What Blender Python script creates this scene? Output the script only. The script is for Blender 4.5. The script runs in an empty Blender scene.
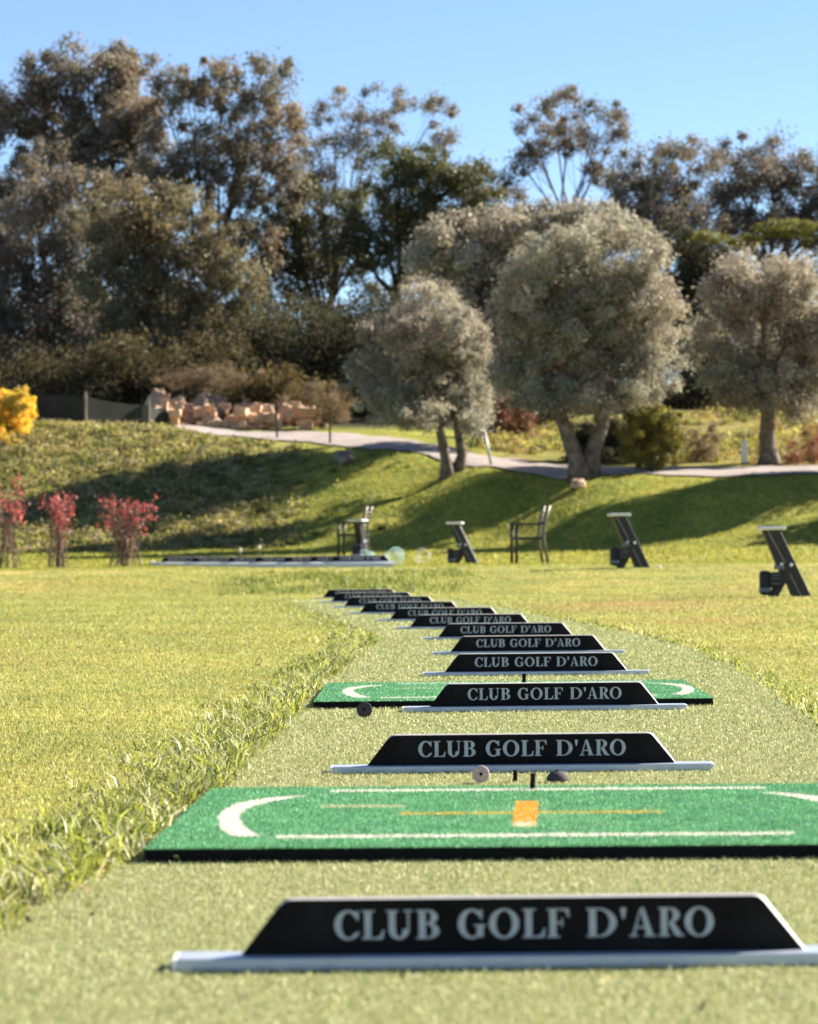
import bpy, math, random
import numpy as np
from mathutils import Vector, Matrix

rng = np.random.default_rng(11)
random.seed(11)
SC = bpy.context.scene
COL = SC.collection
R = math.radians
F = 3341.0            # focal length in pixels of the 818x1024 frame
H = 0.626             # camera height
CX, CY = 409.0, 538.0  # optical axis in the photograph
ROLL = 0.0096

# ------------------------------------------------------------------ helpers
def unroll(px, py):
    u, v = px - CX, CY - py
    c, s = math.cos(ROLL), math.sin(ROLL)
    return u * c + v * s, -u * s + v * c

def at(px, py, Y):
    """world point at depth Y seen at a pixel of the photograph"""
    u, v = unroll(px, py)
    return np.array([u / F * Y, Y, H + v / F * Y])

def tag(o, label=None, cat=None, group=None, kind=None):
    if label: o['label'] = label
    if cat: o['category'] = cat
    if group: o['group'] = group
    if kind: o['kind'] = kind
    return o

def empty(name, loc=(0, 0, 0), rz=0.0):
    o = bpy.data.objects.new(name, None)
    o.empty_display_size = 0.1
    o.location = loc
    o.rotation_euler = (0, 0, rz)
    COL.objects.link(o)
    return o

def kids(o):
    return [c for c in SC.objects if c.parent is o]

def copy_tree(o, parent=None):
    c = o.copy()
    COL.objects.link(c)
    if parent is not None:
        c.parent = parent
    for ch in kids(o):
        copy_tree(ch, c)
    return c

class MB:
    """collects shapes and links them as ONE mesh object"""
    def __init__(self):
        self.v, self.f, self.m = [], [], []
    def add(self, vs, fs, m=0):
        n = len(self.v)
        self.v += [tuple(map(float, p)) for p in vs]
        self.f += [tuple(n + i for i in f) for f in fs]
        self.m += [m] * len(fs)
    def box(self, c, s, rot=None, m=0):
        vs = []
        for x in (-.5, .5):
            for y in (-.5, .5):
                for z in (-.5, .5):
                    p = Vector((x * s[0], y * s[1], z * s[2]))
                    if rot is not None: p = rot @ p
                    vs.append(p + Vector(c))
        self.add(vs, [(0, 1, 3, 2), (4, 6, 7, 5), (0, 4, 5, 1), (2, 3, 7, 6), (0, 2, 6, 4), (1, 5, 7, 3)], m)
    def prism(self, pts, y0, y1, m=0, mside=None):
        """polygon in x,z extruded along y"""
        n = len(pts)
        vs = [(x, y0, z) for x, z in pts] + [(x, y1, z) for x, z in pts]
        self.add(vs, [tuple(range(n)), tuple(range(2 * n - 1, n - 1, -1))], m)
        k = len(self.v) - 2 * n
        for i in range(n):
            j = (i + 1) % n
            self.f.append((k + i, k + n + i, k + n + j, k + j))
            self.m.append(m if mside is None else mside)
    def tube(self, pts, rad, seg=8, m=0, cap=True):
        pts = [Vector(p) for p in pts]
        if not hasattr(rad, '__len__'): rad = [rad] * len(pts)
        rings = []
        for i, p in enumerate(pts):
            d = (pts[min(i + 1, len(pts) - 1)] - pts[max(i - 1, 0)])
            if d.length < 1e-9: d = Vector((0, 0, 1))
            d.normalize()
            a = Vector((0, 0, 1)) if abs(d.z) < .9 else Vector((1, 0, 0))
            e1 = d.cross(a).normalized(); e2 = d.cross(e1)
            rings.append([p + (e1 * math.cos(t) + e2 * math.sin(t)) * rad[i] for t in [2 * math.pi * k / seg for k in range(seg)]])
        vs = [q for r in rings for q in r]
        fs = []
        for i in range(len(pts) - 1):
            for k in range(seg):
                a, b = i * seg + k, i * seg + (k + 1) % seg
                fs.append((a, b, b + seg, a + seg))
        if cap:
            fs.append(tuple(range(seg - 1, -1, -1)))
            fs.append(tuple((len(pts) - 1) * seg + k for k in range(seg)))
        self.add(vs, fs, m)
    def lathe(self, prof, seg=24, M=None, m=0):
        vs, fs = [], []
        for r, z in prof:
            for k in range(seg):
                t = 2 * math.pi * k / seg
                p = Vector((r * math.cos(t), r * math.sin(t), z))
                if M is not None: p = M @ p
                vs.append(p)
        for i in range(len(prof) - 1):
            for k in range(seg):
                a, b = i * seg + k, i * seg + (k + 1) % seg
                fs.append((a, b, b + seg, a + seg))
        self.add(vs, fs, m)
    def build(self, name, mats, parent=None, smooth=False, loc=None, rz=None, bevel=0, auto=None):
        me = bpy.data.meshes.new(name)
        me.from_pydata(self.v, [], self.f)
        if not isinstance(mats, (list, tuple)): mats = [mats]
        for k in mats: me.materials.append(k)
        me.polygons.foreach_set('material_index', self.m)
        if smooth: me.polygons.foreach_set('use_smooth', [True] * len(self.f))
        me.update()
        o = bpy.data.objects.new(name, me)
        COL.objects.link(o)
        if parent is not None: o.parent = parent
        if loc is not None: o.location = loc
        if rz is not None: o.rotation_euler = (0, 0, rz)
        if bevel:
            b = o.modifiers.new('bevel', 'BEVEL'); b.width = bevel; b.segments = 2; b.limit_method = 'ANGLE'
        return o

def np_mesh(name, V, loops, sizes, mat, tint=None, parent=None, smooth=False):
    """fast mesh: V (n,3), loops flat, sizes per face, tint (faces,3)"""
    me = bpy.data.meshes.new(name)
    V = np.ascontiguousarray(V, dtype=np.float32)
    loops = np.ascontiguousarray(loops, dtype=np.int32).ravel()
    sizes = np.ascontiguousarray(sizes, dtype=np.int32)
    me.vertices.add(len(V)); me.vertices.foreach_set('co', V.ravel())
    me.loops.add(len(loops)); me.loops.foreach_set('vertex_index', loops)
    me.polygons.add(len(sizes))
    me.polygons.foreach_set('loop_start', np.concatenate([[0], np.cumsum(sizes)[:-1]]).astype(np.int32))
    me.polygons.foreach_set('loop_total', sizes)
    if smooth: me.polygons.foreach_set('use_smooth', np.ones(len(sizes), bool))
    for m in (mat if isinstance(mat, (list, tuple)) else [mat]): me.materials.append(m)
    if tint is not None:
        a = me.attributes.new('tint', 'FLOAT_COLOR', 'FACE')
        t = np.ones((len(sizes), 4), np.float32); t[:, :3] = tint
        a.data.foreach_set('color', t.ravel())
    me.update(calc_edges=True)
    me.validate()
    o = bpy.data.objects.new(name, me)
    COL.objects.link(o)
    if parent is not None: o.parent = parent
    return o

# ------------------------------------------------------------------ materials
def new_mat(name):
    m = bpy.data.materials.new(name); m.use_nodes = True
    nt = m.node_tree
    for n in list(nt.nodes): nt.nodes.remove(n)
    out = nt.nodes.new('ShaderNodeOutputMaterial')
    return m, nt, out

def mat(name, color, rough=.6, metal=0.0, var=.15, scale=20.0, bump=0.0, bscale=None, spec=.5, detail=4.0):
    m, nt, out = new_mat(name)
    b = nt.nodes.new('ShaderNodeBsdfPrincipled')
    b.inputs['Roughness'].default_value = rough
    b.inputs['Metallic'].default_value = metal
    b.inputs['Specular IOR Level'].default_value = spec
    tc = nt.nodes.new('ShaderNodeTexCoord')
    nz = nt.nodes.new('ShaderNodeTexNoise'); nz.inputs['Scale'].default_value = scale; nz.inputs['Detail'].default_value = detail
    nt.links.new(tc.outputs['Object'], nz.inputs['Vector'])
    rp = nt.nodes.new('ShaderNodeValToRGB')
    lo = [c * (1 - var) for c in color]; hi = [min(1, c * (1 + var)) for c in color]
    rp.color_ramp.elements[0].position = .3; rp.color_ramp.elements[0].color = (*lo, 1)
    rp.color_ramp.elements[1].position = .7; rp.color_ramp.elements[1].color = (*hi, 1)
    nt.links.new(nz.outputs['Fac'], rp.inputs['Fac'])
    nt.links.new(rp.outputs['Color'], b.inputs['Base Color'])
    if bump:
        n2 = nt.nodes.new('ShaderNodeTexNoise'); n2.inputs['Scale'].default_value = bscale or scale * 3; n2.inputs['Detail'].default_value = 6
        nt.links.new(tc.outputs['Object'], n2.inputs['Vector'])
        bp = nt.nodes.new('ShaderNodeBump'); bp.inputs['Strength'].default_value = bump; bp.inputs['Distance'].default_value = .02
        nt.links.new(n2.outputs['Fac'], bp.inputs['Height'])
        nt.links.new(bp.outputs['Normal'], b.inputs['Normal'])
    nt.links.new(b.outputs['BSDF'], out.inputs['Surface'])
    return m

def leaf_mat(name, color, trans=.35, rough=.55, tr_mul=(1.15, 1.1, .6), spec=.3):
    m, nt, out = new_mat(name)
    at_ = nt.nodes.new('ShaderNodeAttribute'); at_.attribute_name = 'tint'
    mx = nt.nodes.new('ShaderNodeMix'); mx.data_type = 'RGBA'; mx.blend_type = 'MULTIPLY'
    mx.inputs[0].default_value = 1.0
    mx.inputs[6].default_value = (*color, 1)
    nt.links.new(at_.outputs['Color'], mx.inputs[7])
    b = nt.nodes.new('ShaderNodeBsdfPrincipled'); b.inputs['Roughness'].default_value = rough
    b.inputs['Specular IOR Level'].default_value = spec
    nt.links.new(mx.outputs[2], b.inputs['Base Color'])
    t = nt.nodes.new('ShaderNodeBsdfTranslucent')
    m2 = nt.nodes.new('ShaderNodeMix'); m2.data_type = 'RGBA'; m2.blend_type = 'MULTIPLY'; m2.inputs[0].default_value = 1
    nt.links.new(mx.outputs[2], m2.inputs[6]); m2.inputs[7].default_value = (*tr_mul, 1)
    nt.links.new(m2.outputs[2], t.inputs['Color'])
    ms = nt.nodes.new('ShaderNodeMixShader'); ms.inputs['Fac'].default_value = trans
    nt.links.new(b.outputs['BSDF'], ms.inputs[1]); nt.links.new(t.outputs['BSDF'], ms.inputs[2])
    nt.links.new(ms.outputs['Shader'], out.inputs['Surface'])
    return m

M = {}
M['black_panel'] = mat('black_panel', (.0065, .0062, .0065), .62, 0, .75, 9, .06, 160, spec=.12, detail=9)
M['sunlit_edge'] = mat('sunlit_edge', (.46, .44, .41), .5, 0, .08, 30)
M['letter'] = mat('letter_grey', (.42, .46, .49), .5, 0, .1, 60)
M['alu'] = mat('aluminium', (.5, .545, .62), .4, .4, .06, 40, bump=.05, bscale=200)
M['alu_bright'] = mat('aluminium_cap', (.9, .89, .86), .5, .2, .05, 40)
M['rubber'] = mat('black_rubber', (.008, .008, .008), .85, 0, .3, 60, .4, 300, spec=.2)
M['grey_rubber'] = mat('grey_rubber', (.06, .055, .062), .8, 0, .2, 120, .2, 300, spec=.2)
M['pink_rubber'] = mat('pink_rubber', (.56, .42, .38), .8, 0, .12, 120, .2, 300)
M['stand_plastic'] = mat('dark_plastic', (.018, .015, .017), .5, 0, .25, 25, .1, 120)
M['stand_trim'] = mat('grey_trim', (.3, .29, .28), .5, 0, .1, 20)
M['stand_tray'] = mat('pale_tray', (.72, .74, .68), .4, .1, .1, 20)
M['pouch'] = mat('dark_fabric', (.02, .022, .026), .85, 0, .3, 60, .3, 300)
M['band'] = mat('slate_band', (.13, .16, .19), .6, 0, .15, 40)
M['chair_metal'] = mat('chair_metal', (.14, .125, .105), .45, .5, .2, 30)
M['chair_dark'] = mat('chair_dark_metal', (.025, .028, .025), .5, .2, .2, 30)
M['bark'] = mat('bark', (.11, .085, .065), .9, 0, .45, 9, .8, 30)
M['olive_bark'] = mat('olive_bark', (.155, .122, .095), .9, 0, .6, 7, .9, 25)
M['dark_bark'] = mat('dark_bark', (.05, .04, .032), .9, 0, .4, 9, .8, 30)
M['rock'] = mat('tan_rock', (.52, .34, .215), .9, 0, .35, 2.5, .9, 9)
M['grey_rock'] = mat('grey_rock', (.2, .165, .135), .9, 0, .35, 2.5, .9, 9)
M['post'] = mat('white_post', (.75, .72, .66), .7, 0, .1, 20)
M['galv'] = mat('galvanised_tube', (.4, .42, .42), .5, .4, .15, 30)
M['net'] = mat('shade_net', (.022, .024, .02), .9, 0, .35, 3)
M['road'] = mat('road', (.32, .262, .23), .95, 0, .14, 2.2, .4, 60)
M['ball'] = mat('golf_ball', (.8, .8, .78), .35, 0, .03, 50)
M['orange_leaf'] = None

# ------------------------------------------------------------------ terrain
BASE = [(-60, 0), (30, 0), (35, -.02), (39, -.06), (41, .0), (43, .14), (45, .23), (50, .2), (58, .165)]
COLS = {
    -300: BASE + [(69, .42), (73, 1.2), (80, 3.3), (83, 3.7), (90, 4.4), (115, 6.3), (150, 6.3), (700, 3)],
    0:    BASE + [(69, .42), (73, 1.3), (80, 3.45), (83, 3.65), (90, 4.2), (115, 6.3), (150, 6.3), (700, 3)],
    140:  BASE + [(69, .42), (73, 1.35), (79.5, 3.25), (83, 3.5), (90, 4.1), (115, 6.3), (150, 6.3), (700, 3)],
    250:  BASE + [(69, .42), (72.5, 1.35), (78, 2.8), (80, 3.05), (83, 3.3), (90, 4.0), (115, 6.3), (150, 6.3), (700, 3)],
    400:  BASE + [(67.5, .42), (70.5, 1.35), (74, 2.45), (76, 2.62), (82, 3.2), (90, 3.8), (115, 5.5), (150, 5.8), (700, 3)],
    480:  BASE + [(66.3, .42), (70, 1.85), (71, 2.06), (74, 2.38), (84, 3.3), (90, 3.7), (115, 5.4), (150, 5.6), (700, 3)],
    600:  BASE + [(64.6, .42), (68.3, 1.83), (71, 2.05), (80, 2.7), (95, 4.2), (115, 5.5), (150, 5.6), (700, 3)],
    818:  BASE + [(62.5, .42), (66.8, 1.74), (70.5, 2.0), (80, 2.7), (95, 4.2), (115, 5.5), (150, 5.6), (700, 3)],
    1300: BASE + [(59.5, .4), (64, 1.6), (69, 2.0), (80, 2.7), (95, 4.2), (115, 5.5), (150, 5.6), (700, 3)],
}
_pxs = sorted(COLS)
_ys = np.linspace(-60, 700, 7601)
def _prof(c):
    a = np.array(c, float)
    z = np.interp(_ys, a[:, 0], a[:, 1])
    k = np.hanning(13); k /= k.sum()
    return np.convolve(np.pad(z, 6, mode='edge'), k, 'valid')
_prof_tab = np.array([_prof(COLS[p]) for p in _pxs])

def _hash_noise(x, y):
    return (np.sin(x * 1.7 + 1.3 * np.sin(y * 1.1)) * np.cos(y * 1.9 + 1.1 * np.sin(x * .7)) + .5 * np.sin(x * 4.3 + y * 2.1 + 2 * np.sin(y * 1.3)) * np.cos(y * 4.9 - x * 1.7))

def terrain(x, y, bumps=True):
    x = np.asarray(x, float); y = np.asarray(y, float)
    px = 409 + x / np.maximum(y, 12.0) * F
    px = np.clip(px, _pxs[0], _pxs[-1] - .01)
    i = np.clip(np.searchsorted(_pxs, px, side='right') - 1, 0, len(_pxs) - 2)
    p0 = np.array(_pxs, float)[i]; p1 = np.array(_pxs, float)[i + 1]
    t = (px - p0) / (p1 - p0); t = t * t * (3 - 2 * t) * .5 + t * .5
    fy = np.clip((y + 60) / .1, 0, 7599); j = fy.astype(int); w = fy - j
    a = _prof_tab[i, j] * (1 - w) + _prof_tab[i, j + 1] * w
    b = _prof_tab[i + 1, j] * (1 - w) + _prof_tab[i + 1, j + 1] * w
    z = a * (1 - t) + b * t
    if bumps:
        amp = .008 * np.clip((y - 36) / 10, 0, 1) + .05 * np.clip((y - 62) / 6, 0, 1)
        z = z + amp * _hash_noise(x * .9, y * .9) * .5
    return z

def T(x, y): return float(terrain(x, y))

def on_ground(px, py, y0=4.0, y1=130.0):
    """first terrain point met along the ray through a pixel"""
    ys = np.linspace(y0, y1, 6000)
    u, v = unroll(px, py)
    zz = H + v / F * ys
    g = terrain(u / F * ys, ys)
    k = np.argmax(zz <= g)
    return float(u / F * ys[k]), float(ys[k]), float(g[k])

# turf strip outline (world), left and right edges by Y
LE = np.array([(-4, -.85), (4, -.72), (5.6, -.66), (6.6, -.53), (9.5, -.47), (12.5, -.41), (16, -.33), (19.5, -.22), (22.5, -.33), (24.9, -.51), (28, -.76), (31.2, -1.02), (36, -1.3)])
RE = np.array([(-4, 1.3), (4, 1.32), (8, 1.34), (10.9, 1.33), (14, 1.47), (17.9, 1.55), (20.5, 1.46), (22.7, 1.3), (26, 1.06), (29, .85), (32, .59), (35, .43), (36, .4)])
def left_edge(y): return np.interp(y, LE[:, 0], LE[:, 1])
def right_edge(y): return np.interp(y, RE[:, 0], RE[:, 1])

# road edges (px, near Y, far Y)
RD = np.array([(175, 81, 83.2), (230, 80.3, 83), (300, 79, 82.5), (350, 77.6, 81.6), (420, 74.6, 79), (480, 71.5, 74.9), (560, 69.4, 72.4), (650, 68.7, 71.4), (750, 68.1, 71.0), (830, 67.9, 70.7), (950, 69.5, 72.4), (1400, 78, 81)])

def axis(parts):
    out = []
    for a, b, s in parts: out += list(np.arange(a, b, s))
    out.append(parts[-1][1])
    return np.array(out)

def ground_mat():
    m, nt, out = new_mat('grass_ground')
    b = nt.nodes.new('ShaderNodeBsdfPrincipled'); b.inputs['Roughness'].default_value = .9; b.inputs['Specular IOR Level'].default_value = .15
    ca = nt.nodes.new('ShaderNodeAttribute'); ca.attribute_name = 'soil'
    tc = nt.nodes.new('ShaderNodeTexCoord')
    def noise(s, d=5, dist=0):
        n = nt.nodes.new('ShaderNodeTexNoise'); n.inputs['Scale'].default_value = s; n.inputs['Detail'].default_value = d; n.inputs['Distortion'].default_value = dist
        nt.links.new(tc.outputs['Object'], n.inputs['Vector']); return n
    def ramp(n, a, ca_, b_, cb):
        r = nt.nodes.new('ShaderNodeValToRGB'); r.color_ramp.elements[0].position = a; r.color_ramp.elements[0].color = (*ca_, 1)
        r.color_ramp.elements[1].position = b_; r.color_ramp.elements[1].color = (*cb, 1)
        nt.links.new(n.outputs['Fac'], r.inputs['Fac']); return r
    r1 = ramp(noise(1.1, 6, .6), .35, (.72, .82, .7), .68, (1.3, 1.15, 1.1))
    r2 = ramp(noise(9, 6, .4), .3, (.55, .6, .5), .7, (1.42, 1.36, 1.25))
    r3 = ramp(noise(60, 3), .3, (.6, .6, .55), .72, (1.4, 1.38, 1.3))
    prev = ca.outputs['Color']
    for r in (r1, r2, r3):
        x = nt.nodes.new('ShaderNodeMix'); x.data_type = 'RGBA'; x.blend_type = 'MULTIPLY'; x.inputs[0].default_value = 1
        nt.links.new(prev, x.inputs[6]); nt.links.new(r.outputs['Color'], x.inputs[7]); prev = x.outputs[2]
    nt.links.new(prev, b.inputs['Base Color'])
    nb = noise(45, 6); bp = nt.nodes.new('ShaderNodeBump'); bp.inputs['Strength'].default_value = .7; bp.inputs['Distance'].default_value = .05
    nt.links.new(nb.outputs['Fac'], bp.inputs['Height']); nt.links.new(bp.outputs['Normal'], b.inputs['Normal'])
    nt.links.new(b.outputs['BSDF'], out.inputs['Surface'])
    return m

def soil_color(x, y):
    """albedo of the ground by place"""
    n1 = _hash_noise(x * .35 + 3, y * .22); n2 = _hash_noise(x * 1.3, y * .6 + 9)
    c = np.empty(x.shape + (3,))
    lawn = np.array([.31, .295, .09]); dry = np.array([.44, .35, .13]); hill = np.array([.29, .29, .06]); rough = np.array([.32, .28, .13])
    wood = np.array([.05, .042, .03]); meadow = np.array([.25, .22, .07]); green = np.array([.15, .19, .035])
    c[:] = lawn
    w = np.clip(n1 * .5 + .2 + n2 * .2, 0, .55)[..., None]; c = c * (1 - w) + dry * w
    px = 409 + x / np.maximum(y, 8) * F
    wh = np.clip((y - 52) / 12, 0, 1)[..., None]; c = c * (1 - wh) + hill * wh
    wr = (np.clip((y - 68) / 3, 0, 1) * np.clip((330 - px) / 120, 0, 1))[..., None]; c = c * (1 - wr) + rough * wr
    wg = (np.clip((n2 + .3), 0, 1) * np.clip((y - 62) / 3, 0, 1) * .4)[..., None]; c = c * (1 - wg) + green * wg
    wm = (np.clip((y - 71) / 2, 0, 1) * np.clip((px - 470) / 40, 0, 1))[..., None]; c = c * (1 - wm) + meadow * wm
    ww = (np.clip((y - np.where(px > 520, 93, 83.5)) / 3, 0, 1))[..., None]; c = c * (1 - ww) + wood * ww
    # bare worn patches right of the strip
    for (qx, qy, sx, sy, k) in ((2.0, 30.5, .9, 2.2, .85), (2.5, 15.4, .28, .9, .9), (2.6, 36.5, .5, 1.2, .8), (3.6, 35.6, .4, .9, .8), (2.2, 24.6, .5, 1.2, .5), (-2.9, 22, .8, 2.6, .35)):
        d = np.exp(-(((x - qx) / sx) ** 2 + ((y - qy) / sy) ** 2)) * (.75 + .5 * n2)
        w = np.clip(d * k, 0, 1)[..., None]; c = c * (1 - w) + np.array([.34, .21, .1]) * w
    return c

xs = axis([(-420, -60, 24), (-60, -20, 4), (-20, -11, .5), (-11, 11, .1), (11, 20, .5), (20, 60, 4), (60, 420, 24)])
ys = axis([(-40, 2, 3), (2, 36, .3), (36, 60, .18), (60, 84, .14), (84, 125, .5), (125, 200, 5), (200, 700, 40)])
GX, GY = np.meshgrid(xs, ys)
GZ = terrain(GX, GY)
V = np.stack([GX, GY, GZ], -1).reshape(-1, 3)
nx, ny = len(xs), len(ys)
ii = (np.arange(ny - 1)[:, None] * nx + np.arange(nx - 1)[None, :]).ravel()
Q = np.stack([ii, ii + 1, ii + 1 + nx, ii + nx], -1)
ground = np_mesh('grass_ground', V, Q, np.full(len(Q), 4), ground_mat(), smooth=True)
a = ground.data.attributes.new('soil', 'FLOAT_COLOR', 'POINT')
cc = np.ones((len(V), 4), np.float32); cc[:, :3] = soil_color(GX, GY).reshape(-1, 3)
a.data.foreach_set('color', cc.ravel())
tag(ground, 'yellow green lawn rising to a grassy bank', kind='structure')

# turf strip
def strip_mesh(name, m, fl, fr, y0, y1, n, k, dz, kind='structure'):
    Y = np.linspace(y0, y1, n)
    Vv = []
    for y in Y:
        l, r = fl(y), fr(y)
        for t in np.linspace(0, 1, k):
            x = l + (r - l) * t
            Vv.append((x, y, 0))
    Vv = np.array(Vv); Vv[:, 2] = terrain(Vv[:, 0], Vv[:, 1]) + dz
    i0 = (np.arange(n - 1)[:, None] * k + np.arange(k - 1)[None, :]).ravel()
    q = np.stack([i0, i0 + 1, i0 + 1 + k, i0 + k], -1)
    o = np_mesh(name, Vv, q, np.full(len(q), 4), m, smooth=True)
    o['kind'] = kind
    return o

M['turf'] = mat('artificial_turf', (.37, .37, .17), .9, 0, .4, 420, .8, 500, spec=.15, detail=3)
turf = strip_mesh('artificial_turf_path', M['turf'], left_edge, right_edge, -4, 35.6, 160, 14, .004)
turf['label'] = 'pale green artificial turf strip under the dividers'

# road
def rd(px, k): return np.interp(px, RD[:, 0], RD[:, k])
P = np.linspace(175, 1400, 260)
Vv = []
for p in P:
    for t in np.linspace(0, 1, 10):
        y = rd(p, 1) + (rd(p, 2) - rd(p, 1)) * t
        x = (p - 409) / F * y
        Vv.append((x, y, 0))
Vv = np.array(Vv); Vv[:, 2] = terrain(Vv[:, 0], Vv[:, 1]) + .035
i0 = (np.arange(259)[:, None] * 10 + np.arange(9)[None, :]).ravel()
q = np.stack([i0, i0 + 1, i0 + 11, i0 + 10], -1)
road = np_mesh('gravel_road', Vv, q, np.full(len(q), 4), M['road'], smooth=True)
tag(road, 'pale pinkish road crossing the bank under the olive trees', kind='structure')

# ------------------------------------------------------------------ grass blades
def blades(name, x, y, z, L, W, lean, head, col, m, label=None, kind='stuff', parent=None, facing=None):
    n = len(x)
    d = np.stack([np.cos(head), np.sin(head)], -1)
    ang = facing if facing is not None else rng.uniform(0, math.pi, n)
    s = np.stack([np.cos(ang), np.sin(ang)], -1) * (W / 2)[:, None]
    p0 = np.stack([x, y, z], -1)
    hl = L * np.cos(lean * .6) ; ol = L * np.sin(lean * .6)
    pm = p0.copy(); pm[:, :2] += d * (ol * .42)[:, None]; pm[:, 2] += hl * .55
    pt = p0.copy(); pt[:, :2] += d * (L * np.sin(lean) * .95)[:, None]; pt[:, 2] += np.maximum(L * np.cos(lean) * .98, L * .05)
    V = np.empty((n, 5, 3))
    V[:, 0] = p0; V[:, 1] = p0; V[:, 0, :2] -= s; V[:, 1, :2] += s
    V[:, 2] = pm; V[:, 3] = pm; V[:, 2, :2] += s * .8; V[:, 3, :2] -= s * .8
    V[:, 4] = pt
    b = (np.arange(n) * 5)[:, None]
    lp = np.concatenate([b + np.array([[0, 1, 2, 3]]), b + np.array([[3, 2, 4]])], 1)
    sz = np.tile([4, 3], n)
    o = np_mesh(name, V.reshape(-1, 3), lp, sz, m, np.repeat(col, 2, 0), parent)
    if label: o['label'] = label
    if kind: o['kind'] = kind
    return o

def sample_band(fx0, fx1, y0, y1, dens):
    """random points between two edge curves, dens(y) per square metre"""
    out = []
    yy = np.arange(y0, y1, .25)
    for y in yy:
        a, b = fx0(y + .12), fx1(y + .12)
        if b <= a: continue
        n = rng.poisson((b - a) * .25 * dens(y))
        out.append(np.stack([rng.uniform(a, b, n), rng.uniform(y, y + .25, n)], -1))
    return np.concatenate(out)

GRASS = leaf_mat('grass_blade', (1, 1, 1), .42, .5, (1.08, 1.03, .75), .3)
TURF = leaf_mat('turf_fibre', (1, 1, 1), .2, .6, (1, 1, .8), .25)

def mixcol(n, cols, probs, var=.22):
    k = rng.choice(len(cols), n, p=probs)
    c = np.array(cols)[k]
    return np.clip(c * rng.normal(1, var, (n, 1)).clip(.4, 1.7), 0, 1)

def lawn_points(side):
    marg = .35
    if side < 0:
        f0 = lambda y: -.1224 * y - marg
        f1 = lambda y: left_edge(y) - .02
        return sample_band(f0, f1, 4.6, 44, lambda y: min(9500, 9500 * (9 / max(y, 9)) ** 1.35))
    f0 = lambda y: right_edge(y) + .02 if y < 35.5 else -.1 * y - marg
    f1 = lambda y: .1224 * y + marg
    return sample_band(f0, f1, 9, 46, lambda y: min(6000, 7500 * (9 / max(y, 9)) ** 1.35))

lp = np.concatenate([lawn_points(-1), lawn_points(1)])
n = len(lp)
sc = np.clip(lp[:, 1] / 14, 1, 2.4)
pt = _hash_noise(lp[:, 0] * 1.2, lp[:, 1] * .7)
bare = np.zeros(n)
for (qx, qy, sx, sy) in ((2.0, 30.5, .9, 2.2), (2.5, 15.4, .28, .9), (2.6, 36.5, .5, 1.2)):
    bare = np.maximum(bare, np.exp(-(((lp[:, 0] - qx) / sx) ** 2 + ((lp[:, 1] - qy) / sy) ** 2)))
keep = rng.random(n) > bare * .8
lp, sc, pt = lp[keep], sc[keep], pt[keep]; n = len(lp)
col = mixcol(n, [(.29, .335, .08), (.39, .395, .125), (.55, .505, .26), (.21, .26, .06)], [.33, .34, .19, .14])
col *= (1 + .12 * pt)[:, None]
bb = bare[keep]
for (qx, qy, sx, sy) in ((1.9, 28.5, 1.3, 1.3), (3.9, 39.5, .45, .9), (3.3, 33, 1.2, .8), (2.2, 24, .5, 1.5), (2.1, 16, .25, .8), (-2.6, 17, .6, 2)):
    bb = np.maximum(bb, .8 * np.exp(-(((lp[:, 0] - qx) / sx) ** 2 + ((lp[:, 1] - qy) / sy) ** 2)))
bk = rng.random(n) < bb * .95
col[bk] = col[bk] * .35 + np.array([.4, .27, .14]) * .65
blades('lawn_grass', lp[:, 0], lp[:, 1], terrain(lp[:, 0], lp[:, 1]) - .004, rng.uniform(.009, .024, n) * np.sqrt(sc), rng.uniform(.002, .0038, n) * sc,
       rng.uniform(.2, 1.35, n), rng.uniform(0, 6.28, n), col, GRASS, 'short mown yellow green grass blades of the lawn')

# longer grass along the strip's edges
def edge_tufts():
    X, Y, LL, A, C = [], [], [], [], []
    # left: a rough unmown fringe
    y = 4.7
    while y < 36:
        e = left_edge(y)
        big = 1.0 if y < 22 else .45
        ntuft = 4 if y < 12 else 3
        for _ in range(ntuft):
            k = int(rng.integers(16, 36))
            cx = e - abs(rng.normal(0, .125)) * (1 if y > 7 else 1.2) - .0
            cy = y + rng.uniform(0, .1)
            hd = rng.uniform(0, 6.28)
            ln = rng.uniform(.045, .115) * big * math.exp(-abs(cx - e) * 1.6)
            for _ in range(k):
                X.append(cx + rng.normal(0, .018)); Y.append(cy + rng.normal(0, .03)); LL.append(ln * rng.uniform(.5, 1.25))
                A.append(hd + rng.normal(0, 1.1))
        y += .055 if y < 12 else .085
    # right: thin, shorter fringe
    y = 9.5
    while y < 35:
        e = right_edge(y)
        for _ in range(2):
            k = int(rng.integers(8, 18)); cx = e + abs(rng.normal(0, .05)); cy = y + rng.uniform(0, .1); ln = rng.uniform(.02, .05) * (1.9 if y < 11.6 else 1)
            for _ in range(k):
                X.append(cx + rng.normal(0, .015)); Y.append(cy + rng.normal(0, .03)); LL.append(ln * rng.uniform(.5, 1.3)); A.append(rng.uniform(0, 6.28))
        y += .09
    return np.array(X), np.array(Y), np.array(LL), np.array(A)
X, Y, LL, A = edge_tufts(); n = len(X)
col = mixcol(n, [(.24, .29, .07), (.35, .37, .1), (.66, .61, .42), (.1, .135, .035), (.5, .52, .09)], [.28, .28, .17, .15, .12])
blades('rough_grass', X, Y, terrain(X, Y) - .003, LL, rng.uniform(.0034, .0072, n) * np.clip(Y / 14, 1, 1.8), rng.uniform(.6, 1.62, n), A, col, GRASS,
       'longer unmown grass fringe along the edges of the turf strip')
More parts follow.
